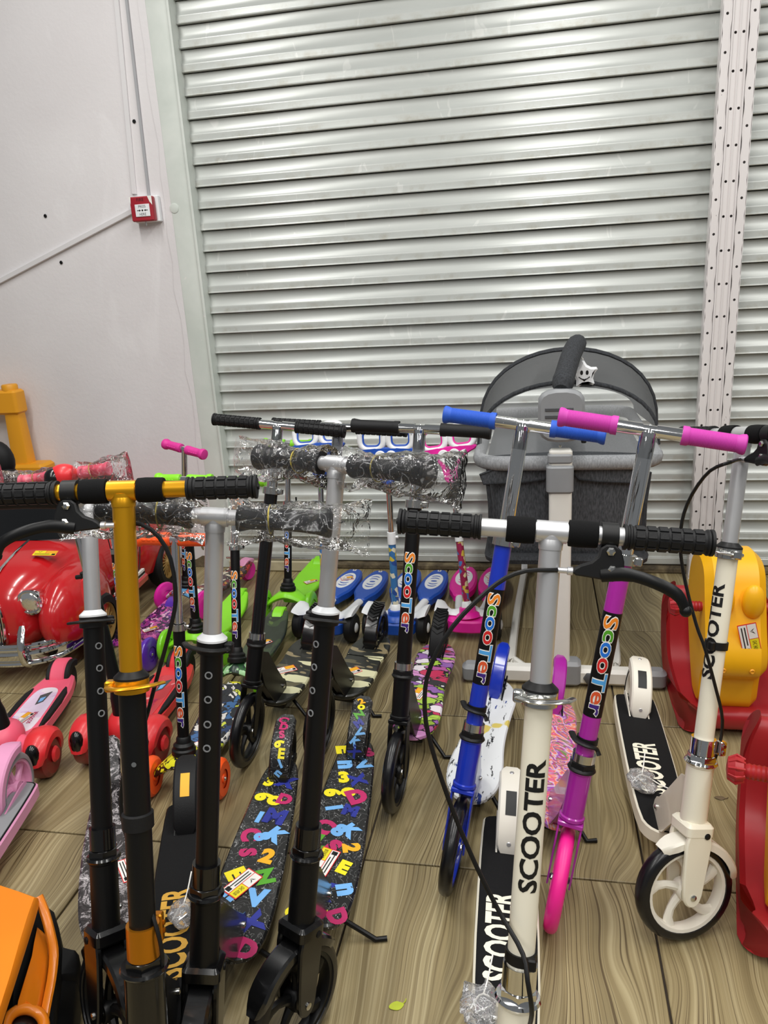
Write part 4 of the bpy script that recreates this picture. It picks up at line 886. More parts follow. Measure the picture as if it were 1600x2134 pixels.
# --- gold scooter
v = V['S14']
cab = [W(x, y, Y) for x, y, Y in ((215, 1090, .925), (300, 1095, .93), (350, 1150, .93), (366, 1240, .92), (355, 1310, .91), (325, 1420, .90), (297, 1520, .885), (262, 1600, .87), (252, 1680, .86), (268, 1760, .84), (300, 1860, .80), (325, 1930, .775), (338, 1990, .765), (336, 2060, .77))]
r14, FA, d = scooter('kick_scooter', 'gold and black kick scooter with gold SCOOTER lettering on its black deck', v, dict(cream_sc, lever=-1, cable=cab, cs=-1, rim=mat('yellow_rim_plastic', '#d9b02a', .4, 0, 0, .05), fork=black_gloss, head=black_gloss, nut=black_gloss, collar=orange_ano, low=black_satin, up=gold, bar=gold, clampm=gold, levm=gold, deckm=black_satin, rfend=rubber, brk=black_gloss, neckm=black_gloss, dropm=black_satin, fendm=black_gloss, hr=.028, lr=.0182, ur=.0150, colh=.045, wn=.245, dw=.106))
deck_text(d['deck'], 'SCOOTER', .078, -.004, .375, d['zt']+.0016, gold_print, .60, .0022)
mb = MB(FA); mb.lathe([(.0182, -.012), (.0215, -.011), (.0215, .009), (.0182, .011)], (0, 0, .452), (0, 0, 1), 24, cap=False); obj('rubber_collar', mb, rubber, r14)
mb = MB(Matrix.Translation((0, d['yr'], d['rr']))); qq = []
for a in (rad(108), rad(116), rad(126), rad(136)): qq += [(-.010, .1108*cos(a), .1108*sin(a)), (.010, .1108*cos(a), .1108*sin(a))]
mb.add(qq, [(0, 1, 3, 2), (2, 3, 5, 4), (4, 5, 7, 6)]); obj('yellow_sticker', mb, amber_print, d['fender'])
mb = MB(FA); mb.lathe([(.0035, 0), (.0035, .001)], (.004, -.0182, .535), (0, -1, 0), 10); obj('height_hole', mb, steel, r14)
bag(r14, .014, .40, d['zt'], .045, .07, .03, 14, .035)

# ------------------------------------------------------------------ three-wheel scooters
def place(name, label, cat, x, y, psi, group=None):
    return thing(name, label, cat, (x, y, 0), (0, 0, -psi), group)
def tri(label, x, y, psi, top, M, hw=.115, length=.46, track=.105, letters=True, group=None, wr=.058, lc=.56, price=None, ww=.024):
    root = place('three_wheel_scooter', label, 'scooter', x, y, psi, group); inv = rootM(root).inverted(); T = inv @ Vector(top)
    for s_ in (-1, 1):
        Mw = Matrix.Translation((s_*track, -.005, wr)); mb = MB(Mw); h = ww/2
        mb.lathe([(wr*.45, -h), (wr*.82, -h), (wr*.96, -h*.6), (wr, 0), (wr*.96, h*.6), (wr*.82, h), (wr*.45, h)], (0, 0, 0), (1, 0, 0), 30, cap=False); tw = obj('front_wheel', mb, M['wheel'], root)
        mb = MB(Mw); mb.lathe([(wr*.47, -h*.75), (wr*.40, -h*.3), (.012, -h*.35), (.010, -h*1.0), (.004, -h*1.05), (.004, h*1.05), (.010, h), (.012, h*.35), (wr*.40, h*.3), (wr*.47, h*.75)], (0, 0, 0), (1, 0, 0), 24)
        for q in range(5): a = 2*PI*q/5; mb.tube([(0, .012*cos(a), .012*sin(a)), (0, wr*.5*cos(a+.2), wr*.5*sin(a+.2))], [(.006, h*.7), (.008, h*.8)], 6)
        obj('rim', mb, M.get('hub', M['wheel']), tw); mb = MB(Mw); mb.lathe([(.005, 0), (.003, .003)], (s_*h*1.05, 0, 0), (s_, 0, 0), 8); obj('axle_bolt', mb, steel, tw)
    rings = []; N = 18                     # winged yoke between the front wheels
    for i in range(N+1):
        t = -1+2*i/N; a = abs(t); X = t*(track-.014); zc = .100-.040*a**1.6; hy = .050-.030*a**1.2; hz = .020-.009*a
        rings.append([(X, .004+.012*(1-a)+hy*cos(q), zc+hz*sin(q)) for q in (2*PI*k/14 for k in range(14))])
    mb = MB(); mb.ring(rings); obj('front_yoke', mb, M['yoke'], root)
    B = Vector((0, .012, .112)); D = (T-B).normalized(); Ls = (T-B).length
    mb = MB(); mb.lathe([(.030, 0), (.030, .012), (.026, .016), (.026, .024), (.019, .030), (.018, .042), (.0148, .046)], B, D, 24); obj('neck_collar', mb, black_plastic, root)
    c = lc*Ls; mb = MB(); mb.lathe([(.0145, .03), (.0145, c)], B, D, 22); lo = obj('lower_stem', mb, M.get('stem', black_satin), root)
    mb = MB(); mb.lathe([(.0108, c-.01), (.0108, Ls)], B, D, 20); obj('upper_stem', mb, chrome, root)
    u = Vector((1, 0, 0)); v_ = D.cross(u).normalized(); u = v_.cross(D); FB = frame(B, u, v_, D)
    mb = MB(FB); mb.lathe([(.0145, -.008), (.0180, -.008), (.0180, .008), (.0145, .008)], (0, 0, c), (0, 0, 1), 20, cap=False); mb.box((.024, 0, c), (.014, .010, .010), ch=.002); cl = obj('seat_clamp', mb, steel, root)
    mb = MB(FB); mb.tube([(.028, -.004, c), (.034, -.004, c+.010), (.034, -.006, c+.024)], .0034, 6); obj('clamp_lever', mb, black_plastic, cl)
    mb = MB(FB); mb.cyl((-hw+.01, 0, Ls), (hw-.01, 0, Ls), .0105, n=16); obj('handlebar', mb, chrome, root)
    for s_ in (-1, 1): grip(root, FB, Ls, s_*.012, s_*hw, 'bulb', M['grip'])
    if letters: scoo_letters(root, FB, min(c-.04, .075+.205), .075, .0146, .030)
    w = .056; y0, y1 = .03, length; rings = []
    for i in range(15):                     # deck: waist behind the yoke, wide middle, upswept tail
        t = i/14; Y = y0+(y1-y0)*t; hw_ = .030+.030*sin(min(1, t*1.9)*PI/2) - .026*max(0, (t-.68)/.32)**1.3; Z = .062-.012*sin(PI*min(1, t*1.3))+.020*max(0, (t-.8)/.2)
        sec = rrect(2*hw_, .020, .008, 3); rings.append([(a, Y, Z+b) for a, b in sec])
    mb = MB(); mb.ring(rings); d = obj('deck', mb, M['deck'], root)
    rw = wr*.78; Mr = Matrix.Translation((0, length+.004, rw)); mb = MB(Mr); mb.lathe([(rw*.4, -.013), (rw*.85, -.013), (rw, 0), (rw*.85, .013), (rw*.4, .013)], (0, 0, 0), (1, 0, 0), 26); obj('rear_wheel', mb, M.get('rwheel', M['wheel']), root)
    mb = MB(Mr); mb.ring(arc_fender(rw+.010, .040, rad(40), rad(196), lip=.016)); obj('rear_brake', mb, M.get('brake', M['yoke']), root)
    if price: price_label(root, Matrix.Translation((price[0], price[1], price[2] if len(price) > 2 else .0625)) @ Matrix.Rotation(.8, 4, 'Z'), .055, .03)
    return root
tri('orange-gripped three-wheel scooter with orange wheels and a yellow comic print front', -.872, 1.552, -.06, F(365, 1124, .65), dict(wheel=orange_wh, yoke=comic_yel, deck=comic_blue, grip=orange_wh, brake=comic_yel), .105, .39, .090, lc=.60, ww=.03, wr=.052, price=(-.004, .12, .0655))
tri('lime green three-wheel scooter beside the red car side and the orange grips', -1.140, 2.235, .02, F(384, 999, .635), dict(wheel=lime_wh, yoke=lime, deck=lime, grip=lime), .10, .40, .11, lc=.62)
tri('three-wheel scooter with pink grips, pink wheels and red comic deck close to the wall', -1.355, 2.62, .34, F(384, 936, .665), dict(wheel=pink_wh, yoke=m_vor('white_comic_print', ['#e8e4ea', '#f0ecf2', '#d0c8d8', '#4a90c0', '#f2f0f2', '#c84a3a'], 26, (.03, '#3a3038'), .12, 10), deck=comic_red, grip=mat('pink_rubber', '#e0359a', .55, 0, 0, .05), brake=lpink, rwheel=pink_wh), .10, .37, lc=.58)
tri('lime green three-wheel scooter beside the blue twin-pad scooter', -.928, 2.60, .04, F(600, 925, .655), dict(wheel=lime_wh, yoke=lime, deck=lime, grip=lime), .10, .40, .092, lc=.60, price=(.02, .22))
tri('dark green print three-wheel scooter with lime wheels and lime grips', -.914, 2.03, -.01, F(487, 1004, .640), dict(wheel=lime_wh, yoke=m_vor('green_comic_print', ['#3a8a3a', '#dfe8df', '#2a5a30', '#a8d8a0', '#20382a'], 30, None, .2, 10), deck=green_camo, grip=lime, brake=lime, rwheel=lime_wh), .105, .44, .080, lc=.63, price=(.005, .24))
tri('purple three-wheel scooter with galaxy print deck beside the red car', -1.375, 2.175, .02, (-1.385, 2.255, .60), dict(wheel=purple_wh, yoke=galaxy, deck=galaxy, grip=purple_wh, brake=purple_wh), .10, .365, .092, lc=.60, price=(.005, .17))

# chunky three-wheelers with moulded decks
def fat(label, x, y, psi, top, body, panel, wheel_m, arm, name='three_wheel_scooter', seed=1, price=True, tr=.098):
    root = place(name, label, 'scooter', x, y, psi); inv = rootM(root).inverted(); T = inv @ Vector(top)
    for s_ in (-1, 1):
        Mw = Matrix.Translation((s_*tr, 0, .062)); mb = MB(Mw); mb.lathe([(.02, -.026), (.050, -.026), (.060, -.018), (.062, 0), (.060, .018), (.050, .026), (.02, .026)], (0, 0, 0), (1, 0, 0), 30); obj('front_wheel', mb, mat('dark_red_wheel', '#7a1418', .3, 0, .2, .1) if wheel_m is None else wheel_m, root)
        rings = []                          # shell over the wheel, open below
        for i in range(13):
            a = rad(-25+200*i/12); e = .6+.4*sin(PI*i/12)**.5
            rings.append([(q[0]*e, (.066+q[1])*cos(a), (.066+q[1])*sin(a)) for q in ((-.034, -.022), (-.034, -.004), (-.024, .006), (0, .011), (.024, .006), (.034, -.004), (.034, -.022), (.028, -.022), (.022, -.002), (-.022, -.002), (-.028, -.022))])
        mb = MB(Mw); mb.ring(rings); sh = obj('wheel_shell', mb, arm, root)
        mb = MB(Mw); mb.sphere((0, -.058, .030), (.020, .018, .036), 14, 8); obj('shell_inlay', mb, black_gloss, sh)
        mb = MB(Mw); mb.lathe([(.018, 0), (.022, .004), (.016, .010)], (s_*.026, 0, 0), (s_, 0, 0), 16); obj('hub_cap', mb, arm, sh)
        mb = MB(); mb.tube(bez([(s_*.015, .035, .085), (s_*.045, .030, .078), (s_*(tr-.03), .016, .070)], 6), .026, 14); obj('axle_arm', mb, body, root)
    mb = MB(); mb.sphere((0, .04, .095), (.048, .06, .05), 18, 10); obj('front_hub', mb, body, root)
    B = Vector((0, .03, .12)); D = (T-B).normalized(); Ls = (T-B).length; u = Vector((1, 0, 0)); v_ = D.cross(u).normalized(); u = v_.cross(D); FB = frame(B, u, v_, D); c = Ls*.60
    mb = MB(FB); mb.lathe([(.026, 0), (.022, .06), (.0175, .08), (.0175, c)], (0, 0, 0), (0, 0, 1), 22); obj('lower_stem', mb, black_satin, root)
    mb = MB(FB); mb.lathe([(.0135, c-.01), (.0135, Ls)], (0, 0, 0), (0, 0, 1), 22); obj('upper_stem', mb, chrome, root)
    mb = MB(FB); mb.lathe([(.0180, -.016), (.0215, -.014), (.0215, .012), (.015, .014)], (0, 0, c), (0, 0, 1), 20, cap=False); mb.cyl((-.030, -.012, c+.002), (.030, -.012, c+.002), .006, n=10); cl = obj('clamp_ring', mb, black_plastic, root)
    mb = MB(FB); mb.prism(smooth_poly([(-.017, -.085), (.017, -.085), (.018, .0), (-.018, .0)], 2), .018, .032, .004, M=frame((0, 0, c), (1, 0, 0), (0, 0, 1), (0, -1, 0))); obj('clamp_lever', mb, fat_red, cl)
    mb = MB(FB); mb.prism(smooth_poly([(-.006, -.066), (.006, -.066), (.006, -.036), (-.006, -.036)], 2), .0315, .0335, .0005, M=frame((0, 0, c), (1, 0, 0), (0, 0, 1), (0, -1, 0))); obj('lever_slot', mb, black_plastic, cl)
    mb = MB(FB); mb.sphere((0, -.006, Ls), (.040, .030, .030), 20, 12); hd = obj('handlebar_head', mb, fat_red, root)
    mb = MB(FB); mb.sphere((-.020, -.016, Ls-.002), (.026, .026, .026), 18, 10); obj('head_lens', mb, black_gloss, hd)
    mb = MB(FB); mb.cyl((-.12, 0, Ls), (.12, 0, Ls), .011, n=14); obj('handlebar', mb, fat_red, root)
    for s_ in (-1, 1): grip(root, FB, Ls, s_*.045, s_*.125, 'line', coral); wrap(root, FB, Ls, s_*.042, s_*.137, 31+seed+s_)
    def sq(mb_): mb_.v = [Vector((v.x, v.y*.86, v.z)) for v in mb_.v]; return mb_
    pl = smooth_poly([(-.050, .045), (.050, .045), (.068, .12), (.070, .36), (.052, .46), (.040, .50), (-.040, .50), (-.052, .46), (-.070, .36), (-.068, .12)], 2)
    mb = MB(); mb.prism(pl, .040, .078, .008); d = obj('deck', sq(mb), body, root)
    for s_ in (-1, 1):
        mb = MB(); mb.prism(smooth_poly([(s_*.052, .13), (s_*.0665, .14), (s_*.0685, .34), (s_*.050, .40), (s_*.046, .36)][::s_], 1), .060, .0815, .002); obj('side_rubber', sq(mb), rubber, d)
        mb = MB(); mb.box((s_*.058, .25, .046), (.016, .24, .026), ch=.004); obj('skirt', sq(mb), black_plastic, d)
    mb = MB(); mb.prism(smooth_poly([(-.036, .10), (.036, .10), (.044, .16), (.040, .34), (.026, .39), (-.026, .39), (-.040, .34), (-.044, .16)], 2), .0775, .0795, .0005); pn = obj('deck_panel', sq(mb), panel, d)
    mb = MB(); mb.add([(-.004, .27, .0800), (.014, .29, .0800), (.020, .36, .0800), (-.010, .335, .0800)], [(0, 1, 2, 3)], 0); mb.add([(.000, .285, .0803), (.010, .295, .0803), (.012, .325, .0803), (-.002, .315, .0803)], [(0, 1, 2, 3)], 1); obj('vehicle_print', sq(mb), [dgrey_pl, sky_print], pn)
    mb = MB(); text_flat(mb, 'SCOOTER', .016, frame((.018, .19, .0802), (0, 1, 0), (-1, 0, 0), (0, 0, 1)), 0, .0004); obj('panel_lettering', sq(mb), berry_print, pn)
    if price: price_label(root, Matrix.Translation((-.004, .16, .0806)) @ Matrix.Rotation(1.2, 4, 'Z'), .06, .03)
    Mr = Matrix.Translation((0, .515*.86, .05)); mb = MB(Mr); mb.lathe([(.02, -.022), (.044, -.022), (.05, 0), (.044, .022), (.02, .022)], (0, 0, 0), (1, 0, 0), 26); obj('rear_wheel', mb, rubber, root)
    mb = MB(Mr); mb.ring(arc_fender(.062, .074, rad(35), rad(185), lip=.02)); rf = obj('rear_brake', mb, black_plastic, root)
    mb = MB(Mr); mb.ring(arc_fender(.067, .046, rad(45), rad(172), lip=.006)); obj('brake_pad', mb, body, rf)
    return root
fat('red chunky three-wheel scooter with red deck and a red clamp lever', -1.108, 1.665, -.05, F(135, 990, .79), fat_red, panel_red, None, fat_red, price=False, tr=.092)
fat('coral pink chunky three-wheel scooter with lilac deck panel', -1.405, 1.565, -.20, (-1.51, 1.66, .80), coral, panel_print, None, fat_red, seed=5, tr=.115)
# pale pink two-wheel scooter at the edge of the row
r9, FA, d = scooter('kick_scooter', 'pale pink kick scooter with grey-topped deck and spoked pink wheels', [-1.140, .832, -.20, .02, .26, 0, .74, .16, .60], dict(youth, style='plate', tyre=grey_pl, rim=lpink, fork=lpink, head=lpink, low=lpink, up=white_pl, gripm=lpink, grip='smooth', deck='rail', deckm=lpink, dw=.12, rfend=lpink, rfw=.05, brk=lpink, dropm=lpink, wd=.036, dy1=.02, ra=60))
mb = MB(); mb.prism(offset_poly(d['pl'], -.008), d['zt'], d['zt']+.0025, .0008); obj('deck_pad', mb, grey_pl, d['deck'])

# twin-pad scooters with heart handlebars
def heart(n=36, s=1.0):
    return [(s*16*sin(t)**3/17, s*(13*cos(t)-5*cos(2*t)-2*cos(3*t)-cos(4*t))/17) for t in (2*PI*i/n for i in range(n))][::-1]
def frog(label, x, y, psi, top, M, group, price=False):
    root = place('twin_pad_scooter', label, 'scooter', x, y, psi, group); T = rootM(root).inverted() @ Vector(top)
    for s_ in (-1, 1):
        Mw = Matrix.Translation((s_*.097, 0, .052)); mb = MB(Mw); mb.lathe([(.02, -.017), (.044, -.017), (.051, -.010), (.052, 0), (.051, .010), (.044, .017), (.02, .017)], (0, 0, 0), (1, 0, 0), 28); w_ = obj('front_wheel', mb, rubber, root)
        mb = MB(Mw); mb.lathe([(.018, 0), (.014, .004), (.004, .006)], (s_*.017, 0, 0), (s_, 0, 0), 14); obj('hub_cap', mb, white_pl, w_)
    mb = MB(); mb.prism(smooth_poly([(-.070, -.045), (.070, -.045), (.074, .02), (.050, .05), (-.050, .05), (-.074, .02)], 2), .032, .078, .006); obj('base', mb, M['main'], root)
    rings = []
    for i in range(19):
        t = -1+2*i/18; a = abs(t); X = t*.113; zc = .088+.006*cos(a*PI*2.2)+(.020*max(0, a-.55)/.45 if a > .55 else 0); hy = .030+.008*sin(a*9)+(.016 if a > .7 else 0); rings.append([(X, .030+hy*cos(q)-.02*a, zc+.009*sin(q)) for q in (2*PI*k/12 for k in range(12))])
    mb = MB(); mb.ring(rings); obj('white_cover', mb, white_pl, root)
    B = Vector((0, .004, .076)); D = (T-B).normalized(); Ls = (T-B).length; u = Vector((1, 0, 0)); v_ = D.cross(u).normalized(); u = v_.cross(D); FB = frame(B, u, v_, D)
    mb = MB(FB); mb.lathe([(.046, 0), (.040, .012), (.030, .018), (.028, .034), (.018, .036)], (0, 0, 0), (0, 0, 1), 24); nk = obj('neck', mb, M['main'], root)
    mb = MB(FB); mb.lathe([(.020, .034), (.017, .052), (.013, .056)], (0, 0, 0), (0, 0, 1), 20); obj('neck_cap', mb, white_pl, nk)
    c = Ls*.52; mb = MB(FB); mb.lathe([(.0128, .04), (.0128, c)], (0, 0, 0), (0, 0, 1), 20); obj('lower_stem', mb, M['stem'], root)
    mb = MB(FB); mb.lathe([(.0150, -.03), (.0150, .012), (.011, .013)], (0, 0, c), (0, 0, 1), 20, cap=False); mb.cyl((0, 0, c-.005), (.024, 0, c-.005), .005, n=8); obj('seat_clamp', mb, white_pl, root)
    mb = MB(FB); mb.lathe([(.0100, c), (.0100, Ls-.05)], (0, 0, 0), (0, 0, 1), 20); obj('upper_stem', mb, chrome, root)
    HF = FB @ frame((0, -.004, Ls), (1, 0, 0), (0, 0, 1), (0, -1, 0))
    mb = MB(HF); mb.prism(smooth_poly([(-.024, -.100), (.024, -.100), (.027, -.06), (.036, -.03), (.060, -.004), (.098, .010), (.098, .026), (-.098, .026), (-.098, .010), (-.060, -.004), (-.036, -.03), (-.027, -.06)], 2), -.012, .008, .003); pn = obj('handlebar_panel', mb, M['main'], root)
    mb = MB(HF); mb.prism([(a, b-.012) for a, b in heart(36, .041)], .007, .015, .003); obj('heart', mb, white_pl, pn)
    for s_ in (-1, 1):
        P = [Vector((s_*.050+a, .056+b, -.002)) for a, b in rrect(.082, .074, .028, 5)]; mb = MB(HF); mb.tube(P+[P[0], P[1]], .0105, 10, cap=False); lp = obj('handle_loop', mb, white_pl, pn)
        P = [Vector((s_*.050+a, .056+b, -.002)) for a, b in rrect(.062, .052, .018, 5)]; mb = MB(HF); mb.tube(P+[P[0], P[1]], .0045, 8, cap=False); obj('loop_trim', mb, M['main'], lp)
        # swinging foot pad on its arm
        mb = MB(); mb.tube(bez([(s_*.028, .040, .066), (s_*.045, .12, .056), (s_*.056, .23, .052)], 6), [(.016, .012)]*7, 10); arm = obj('pad_arm', mb, white_pl, root)
        pl = smooth_poly([(-.022, .215), (.022, .215), (.030, .25), (.052, .30), (.052, .42), (.034, .50), (.018, .515), (-.018, .515), (-.034, .50), (-.052, .42), (-.052, .30), (-.030, .25)], 2)
        pl = [(a+s_*.056, b) for a, b in pl]; mb = MB(); mb.prism(pl, .030, .066, .007); pd = obj('foot_pad', mb, M['main'], root)
        el = [(s_*.056+.034*cos(t), .385+.078*sin(t)) for t in (2*PI*k/28 for k in range(28))]; mb = MB(); mb.prism(el, .0655, .0675, .0005); ov = obj('pad_oval', mb, white_pl, pd)
        for k, yy in enumerate((.338, .36, .41, .432)):
            e = 1 if yy > .385 else -1; P = [(s_*.056+.018*q, yy+e*(.006-.010*q*q), .0678) for q in (-1, -.5, 0, .5, 1)]; mb = MB(); mb.tube(P, [(.0006, .0012), (.0006, .0035), (.0006, .0042), (.0006, .0035), (.0006, .0012)], 6, flat=(0, 0, 1)); obj('oval_stripe', mb, M['main'], ov)
        mb = MB(); mb.prism([(s_*.056+.012*cos(t), .385+.006*sin(t)) for t in (2*PI*k/16 for k in range(16))], .0674, .0681); obj('oval_eye', mb, M['main'], ov)
        mb = MB(); mb.box((s_*.056, .497, .0668), (.014, .012, .0016)); tg = obj('pad_tag', mb, white_print, pd)
        mb = MB(); mb.torus((s_*.056, .497, .0678), (0, 0, 1), .003, .0009, 12, 5); obj('tag_mark', mb, black_print, tg)
        mb = MB(Matrix.Translation((s_*.056, .44, .022))); mb.lathe([(.008, -.010), (.020, -.010), (.022, 0), (.020, .010), (.008, .010)], (0, 0, 0), (1, 0, 0), 18); obj('caster', mb, rubber, pd)
    if price: price_label(root, Matrix.Translation((price*.056, .40, .0685)) @ Matrix.Rotation(.5, 4, 'Z'), .05, .034)
    return root
BLU = dict(main=frog_blue, stem=stem_blue); PNK = dict(main=frog_pink, stem=stem_pink)
frog('blue twin-pad scooter with heart handlebar beside the lime scooter', -.738, 2.44, .10, F(665, 938, .650), BLU, 'twin-pad scooters by the shutter', -1)
frog('blue twin-pad scooter with heart handlebar beside the magenta twin-pad scooter', -.485, 2.455, .08, F(806, 948, .655), BLU, 'twin-pad scooters by the shutter')
frog('magenta twin-pad scooter with heart handlebar and berry printed stem', -.235, 2.49, .02, F(936, 946, .632), PNK, 'twin-pad scooters by the shutter', 1)

# ------------------------------------------------------------------ red ride-on car
car = place('ride_on_car', 'red classic ride-on toy car with chrome bumper and grille by the wall', 'ride-on car', -1.758, 2.055, -.085)
def sec(Y, hw, z0, z1, p=2.6, n=24):
    zc, hz = (z0+z1)/2, (z1-z0)/2; f = lambda c: (abs(c)**(2/p))*(1 if c >= 0 else -1)
    return [(hw*f(cos(t)), Y, zc+hz*f(sin(t))) for t in (2*PI*k/n for k in range(n))]
mb = MB(); mb.ring([sec(*q) for q in ((.0, .075, .13, .27), (.02, .105, .10, .31), (.06, .135, .09, .345), (.14, .165, .085, .375), (.24, .19, .085, .395), (.34, .215, .085, .405), (.50, .235, .085, .40), (.75, .240, .085, .40), (.90, .215, .09, .385), (1.00, .17, .11, .34), (1.045, .11, .14, .28))]); body = obj('body', mb, red_gloss, car)
for s_ in (-1, 1):
    for Y, Z, R_ in ((.20, .185, (.085, .205, .150)), (.80, .195, (.085, .195, .155))):
        mb = MB(); mb.sphere((s_*.185, Y, Z), R_, 24, 14); mb.v = [Vector((v.x, v.y, max(v.z, .10))) for v in mb.v]; obj('wing', mb, red_gloss, car)
        Mw = Matrix.Translation((s_*.245, Y+.03, .105)); mb = MB(Mw); mb.lathe([(.072, -.030), (.096, -.030), (.104, -.018), (.105, .018), (.096, .030), (.072, .030)], (0, 0, 0), (1, 0, 0), 34, cap=False); wh = obj('wheel', mb, rubber, car)
        mb = MB(Mw); mb.lathe([(.075, -.024), (.075, .024), (.068, .026), (.066, .010), (.066, -.024)], (0, 0, 0), (1, 0, 0), 30, cap=False); mb.lathe([(.016, -.02), (.020, .020), (.012, .030), (.002, .032)], (0, 0, 0), (s_, 0, 0), 16)
        for q in range(16): a = 2*PI*q/16; mb.tube([(s_*.022, .014*cos(a), .014*sin(a)), (s_*.012, .069*cos(a+.15), .069*sin(a+.15))], .0026, 6)
        mb.lathe([(.066, -.012), (.002, -.010)], (0, 0, 0), (1, 0, 0), 24, mi=1); obj('rim', mb, [gold_spoke, black_plastic], wh)
    mb = MB(); mb.box((s_*.235, .50, .115), (.05, .30, .04), ch=.010); obj('running_board', mb, red_gloss, car)
    for zz, m_ in ((.150, white_print), (.140, black_print), (.130, white_print)):
        mb = MB(); mb.box((s_*.2465, .50, zz), (.012, .26, .010)); obj('side_stripe', mb, m_, car)
    # headlamp
    hx = s_*.125; mb = MB(); mb.lathe([(.026, .06), (.040, .02), (.044, 0), (.044, -.006), (.038, -.009), (.036, -.004)], (hx, .03, .272), (0, 1, -.04), 28, cap=False); hl = obj('headlamp', mb, chrome, car)
    mb = MB(); mb.sphere((hx, .028, .272), (.037, .012, .037), 20, 10); obj('lens', mb, mat('ribbed_lens', '#f4f5f6', .08, .95, 0, .12, 60, .5, 120), hl)
    mb = MB(); mb.tube(bez([(s_*.105, -.012, .205), (s_*.112, -.050, .150), (s_*.114, -.052, .095), (s_*.110, -.020, .062)], 12), [(.010, .004)]+[(.013, .006)]*11+[(.009, .004)], 10, flat=(1, 0, 0)); obj('overrider', mb, chrome, car)
mb = MB(); P = bez([(-.25, .15, .125), (-.205, .03, .115), (-.12, -.022, .11), (0, -.034, .11), (.12, -.022, .11), (.205, .03, .115), (.25, .15, .125)], 30)
mb.tube(P, [(.034, .008)]*31, 12, flat=(0, 0, 1)); mb.tube([p+Vector((0, -.005, -.030)) for p in P], .010, 8); mb.tube([p+Vector((0, -.006, .004)) for p in P], .010, 8); mb.tube([p+Vector((0, -.003, .030)) for p in P], .008, 8); obj('front_bumper', mb, chrome, car)
mb = MB(frame((0, -.012, .20), (1, 0, 0), (0, .06, .99), (0, -1, .06))); mb.prism(smooth_poly([(-.040, -.085), (.040, -.085), (.050, .03), (.034, .090), (-.034, .090), (-.050, .03)], 2), -.03, .004, .004); gr = obj('grille', mb, chrome, car)
mb = MB(frame((0, -.012, .20), (1, 0, 0), (0, .06, .99), (0, -1, .06))); mb.prism(smooth_poly([(-.033, -.076), (.033, -.076), (.042, .03), (.028, .080), (-.028, .080), (-.042, .03)], 2), .003, .0052, .0005); obj('grille_recess', mb, black_plastic, gr)
for k in range(-4, 5):
    mb = MB(frame((0, -.012, .20), (1, 0, 0), (0, .06, .99), (0, -1, .06))); mb.cyl((k*.0085, -.074, .006), (k*.0088, .078-.0006*k*k, .006), .0022, n=6); obj('grille_bar', mb, chrome, gr)
mb = MB(); mb.tube([(0, .006, .296), (0, .03, .335), (0, .10, .367), (0, .20, .390), (0, .30, .403)], [(.005, .003)]*5, 8, flat=(1, 0, 0)); obj('bonnet_strip', mb, chrome, car)
WS = [[(.20*q, .315-.03*(1-q*q)+.075*t, .400+.125*t) for q in (-1, -.75, -.5, -.25, 0, .25, .5, .75, 1)] for t in (0, .5, 1)]
mb = MB(); vs = [p for r_ in WS for p in r_]+[(x, y+.008, z) for r_ in WS for x, y, z in r_]
fs = [(r_*9+i, r_*9+i+1, (r_+1)*9+i+1, (r_+1)*9+i) for r_ in range(2) for i in range(8)]; fs += [tuple(27+j for j in reversed(f)) for f in fs]; fs += [(18+i, 19+i, 46+i, 45+i) for i in range(8)]
mb.add(vs, fs); obj('windscreen', mb, glass_dark, car)
mb = MB(); mb.tube([Vector(p)+Vector((0, 0, .004)) for p in WS[2]], .007, 8); obj('windscreen_frame', mb, black_plastic, car)
mb = MB(); mb.prism(rrect(.30, .34, .08), .385, .4065, .004, M=Matrix.Translation((0, .60, 0))); obj('cockpit', mb, black_plastic, car)
mb = MB(); mb.prism(rrect(.24, .26, .06), -.03, .03, .012, M=frame((0, .82, .37), (1, 0, 0), (0, .25, .97), (0, -1, .25))); obj('seat_back', mb, black_plastic, car)
price_label(car, frame((.115, .185, .386), (.99, .08, -.06), (-.03, .97, .22), (.06, -.2, .97)), .085, .032, None).children[0].data.materials[0] = yellow_print
for s_ in (-1, 1):
    mb = MB(); mb.tube(bez([(s_*.2385, .40, .36), (s_*.243, .42, .22), (s_*.243, .50, .16), (s_*.243, .60, .16), (s_*.2415, .66, .30), (s_*.239, .67, .36)], 20), .0018, 6); obj('door_line', mb, black_plastic, car)
# yellow post behind the car
px = W(36, 880, 3.05); post = place('toy_goal_stand', 'amber plastic toy stand with red panel behind the red car', 'toy stand', px.x, 3.045, 0)
mb = MB(); mb.ring([[(q[0], q[1], z) for q in rrect(w_, w_*.8, .014, 2)] for z, w_ in ((.50, .085), (.65, .078), (.80, .070))]); obj('post', mb, amber_pl, post)
mb = MB(); mb.box((.0, 0, .26), (.24, .11, .52), ch=.012); obj('base', mb, amber_pl, post)
mb = MB(); mb.box((-.09, 0, .795), (.27, .08, .105), ch=.010); bl = obj('crossbar', mb, amber_pl, post)
mb = MB(); mb.box((-.13, -.042, .795), (.15, .006, .066), ch=.002); obj('red_panel', mb, red_pl, bl)
mb = MB(); mb.lathe([(.034, 0), (.034, .020), (.030, .026)], (.0, 0, .845), (0, 0, 1), 20); obj('knob', mb, amber_pl, bl)
bs = place('ride_on_toy', 'black ride-on toy with domed back and bent handle beside the amber stand', 'ride-on toy', W(-6, 950, 2.72).x-.02, 2.74, 0)
mb = MB(); mb.sphere((0, 0, .60), (.075, .05, .085), 18, 12); obj('headrest', mb, rubber, bs)
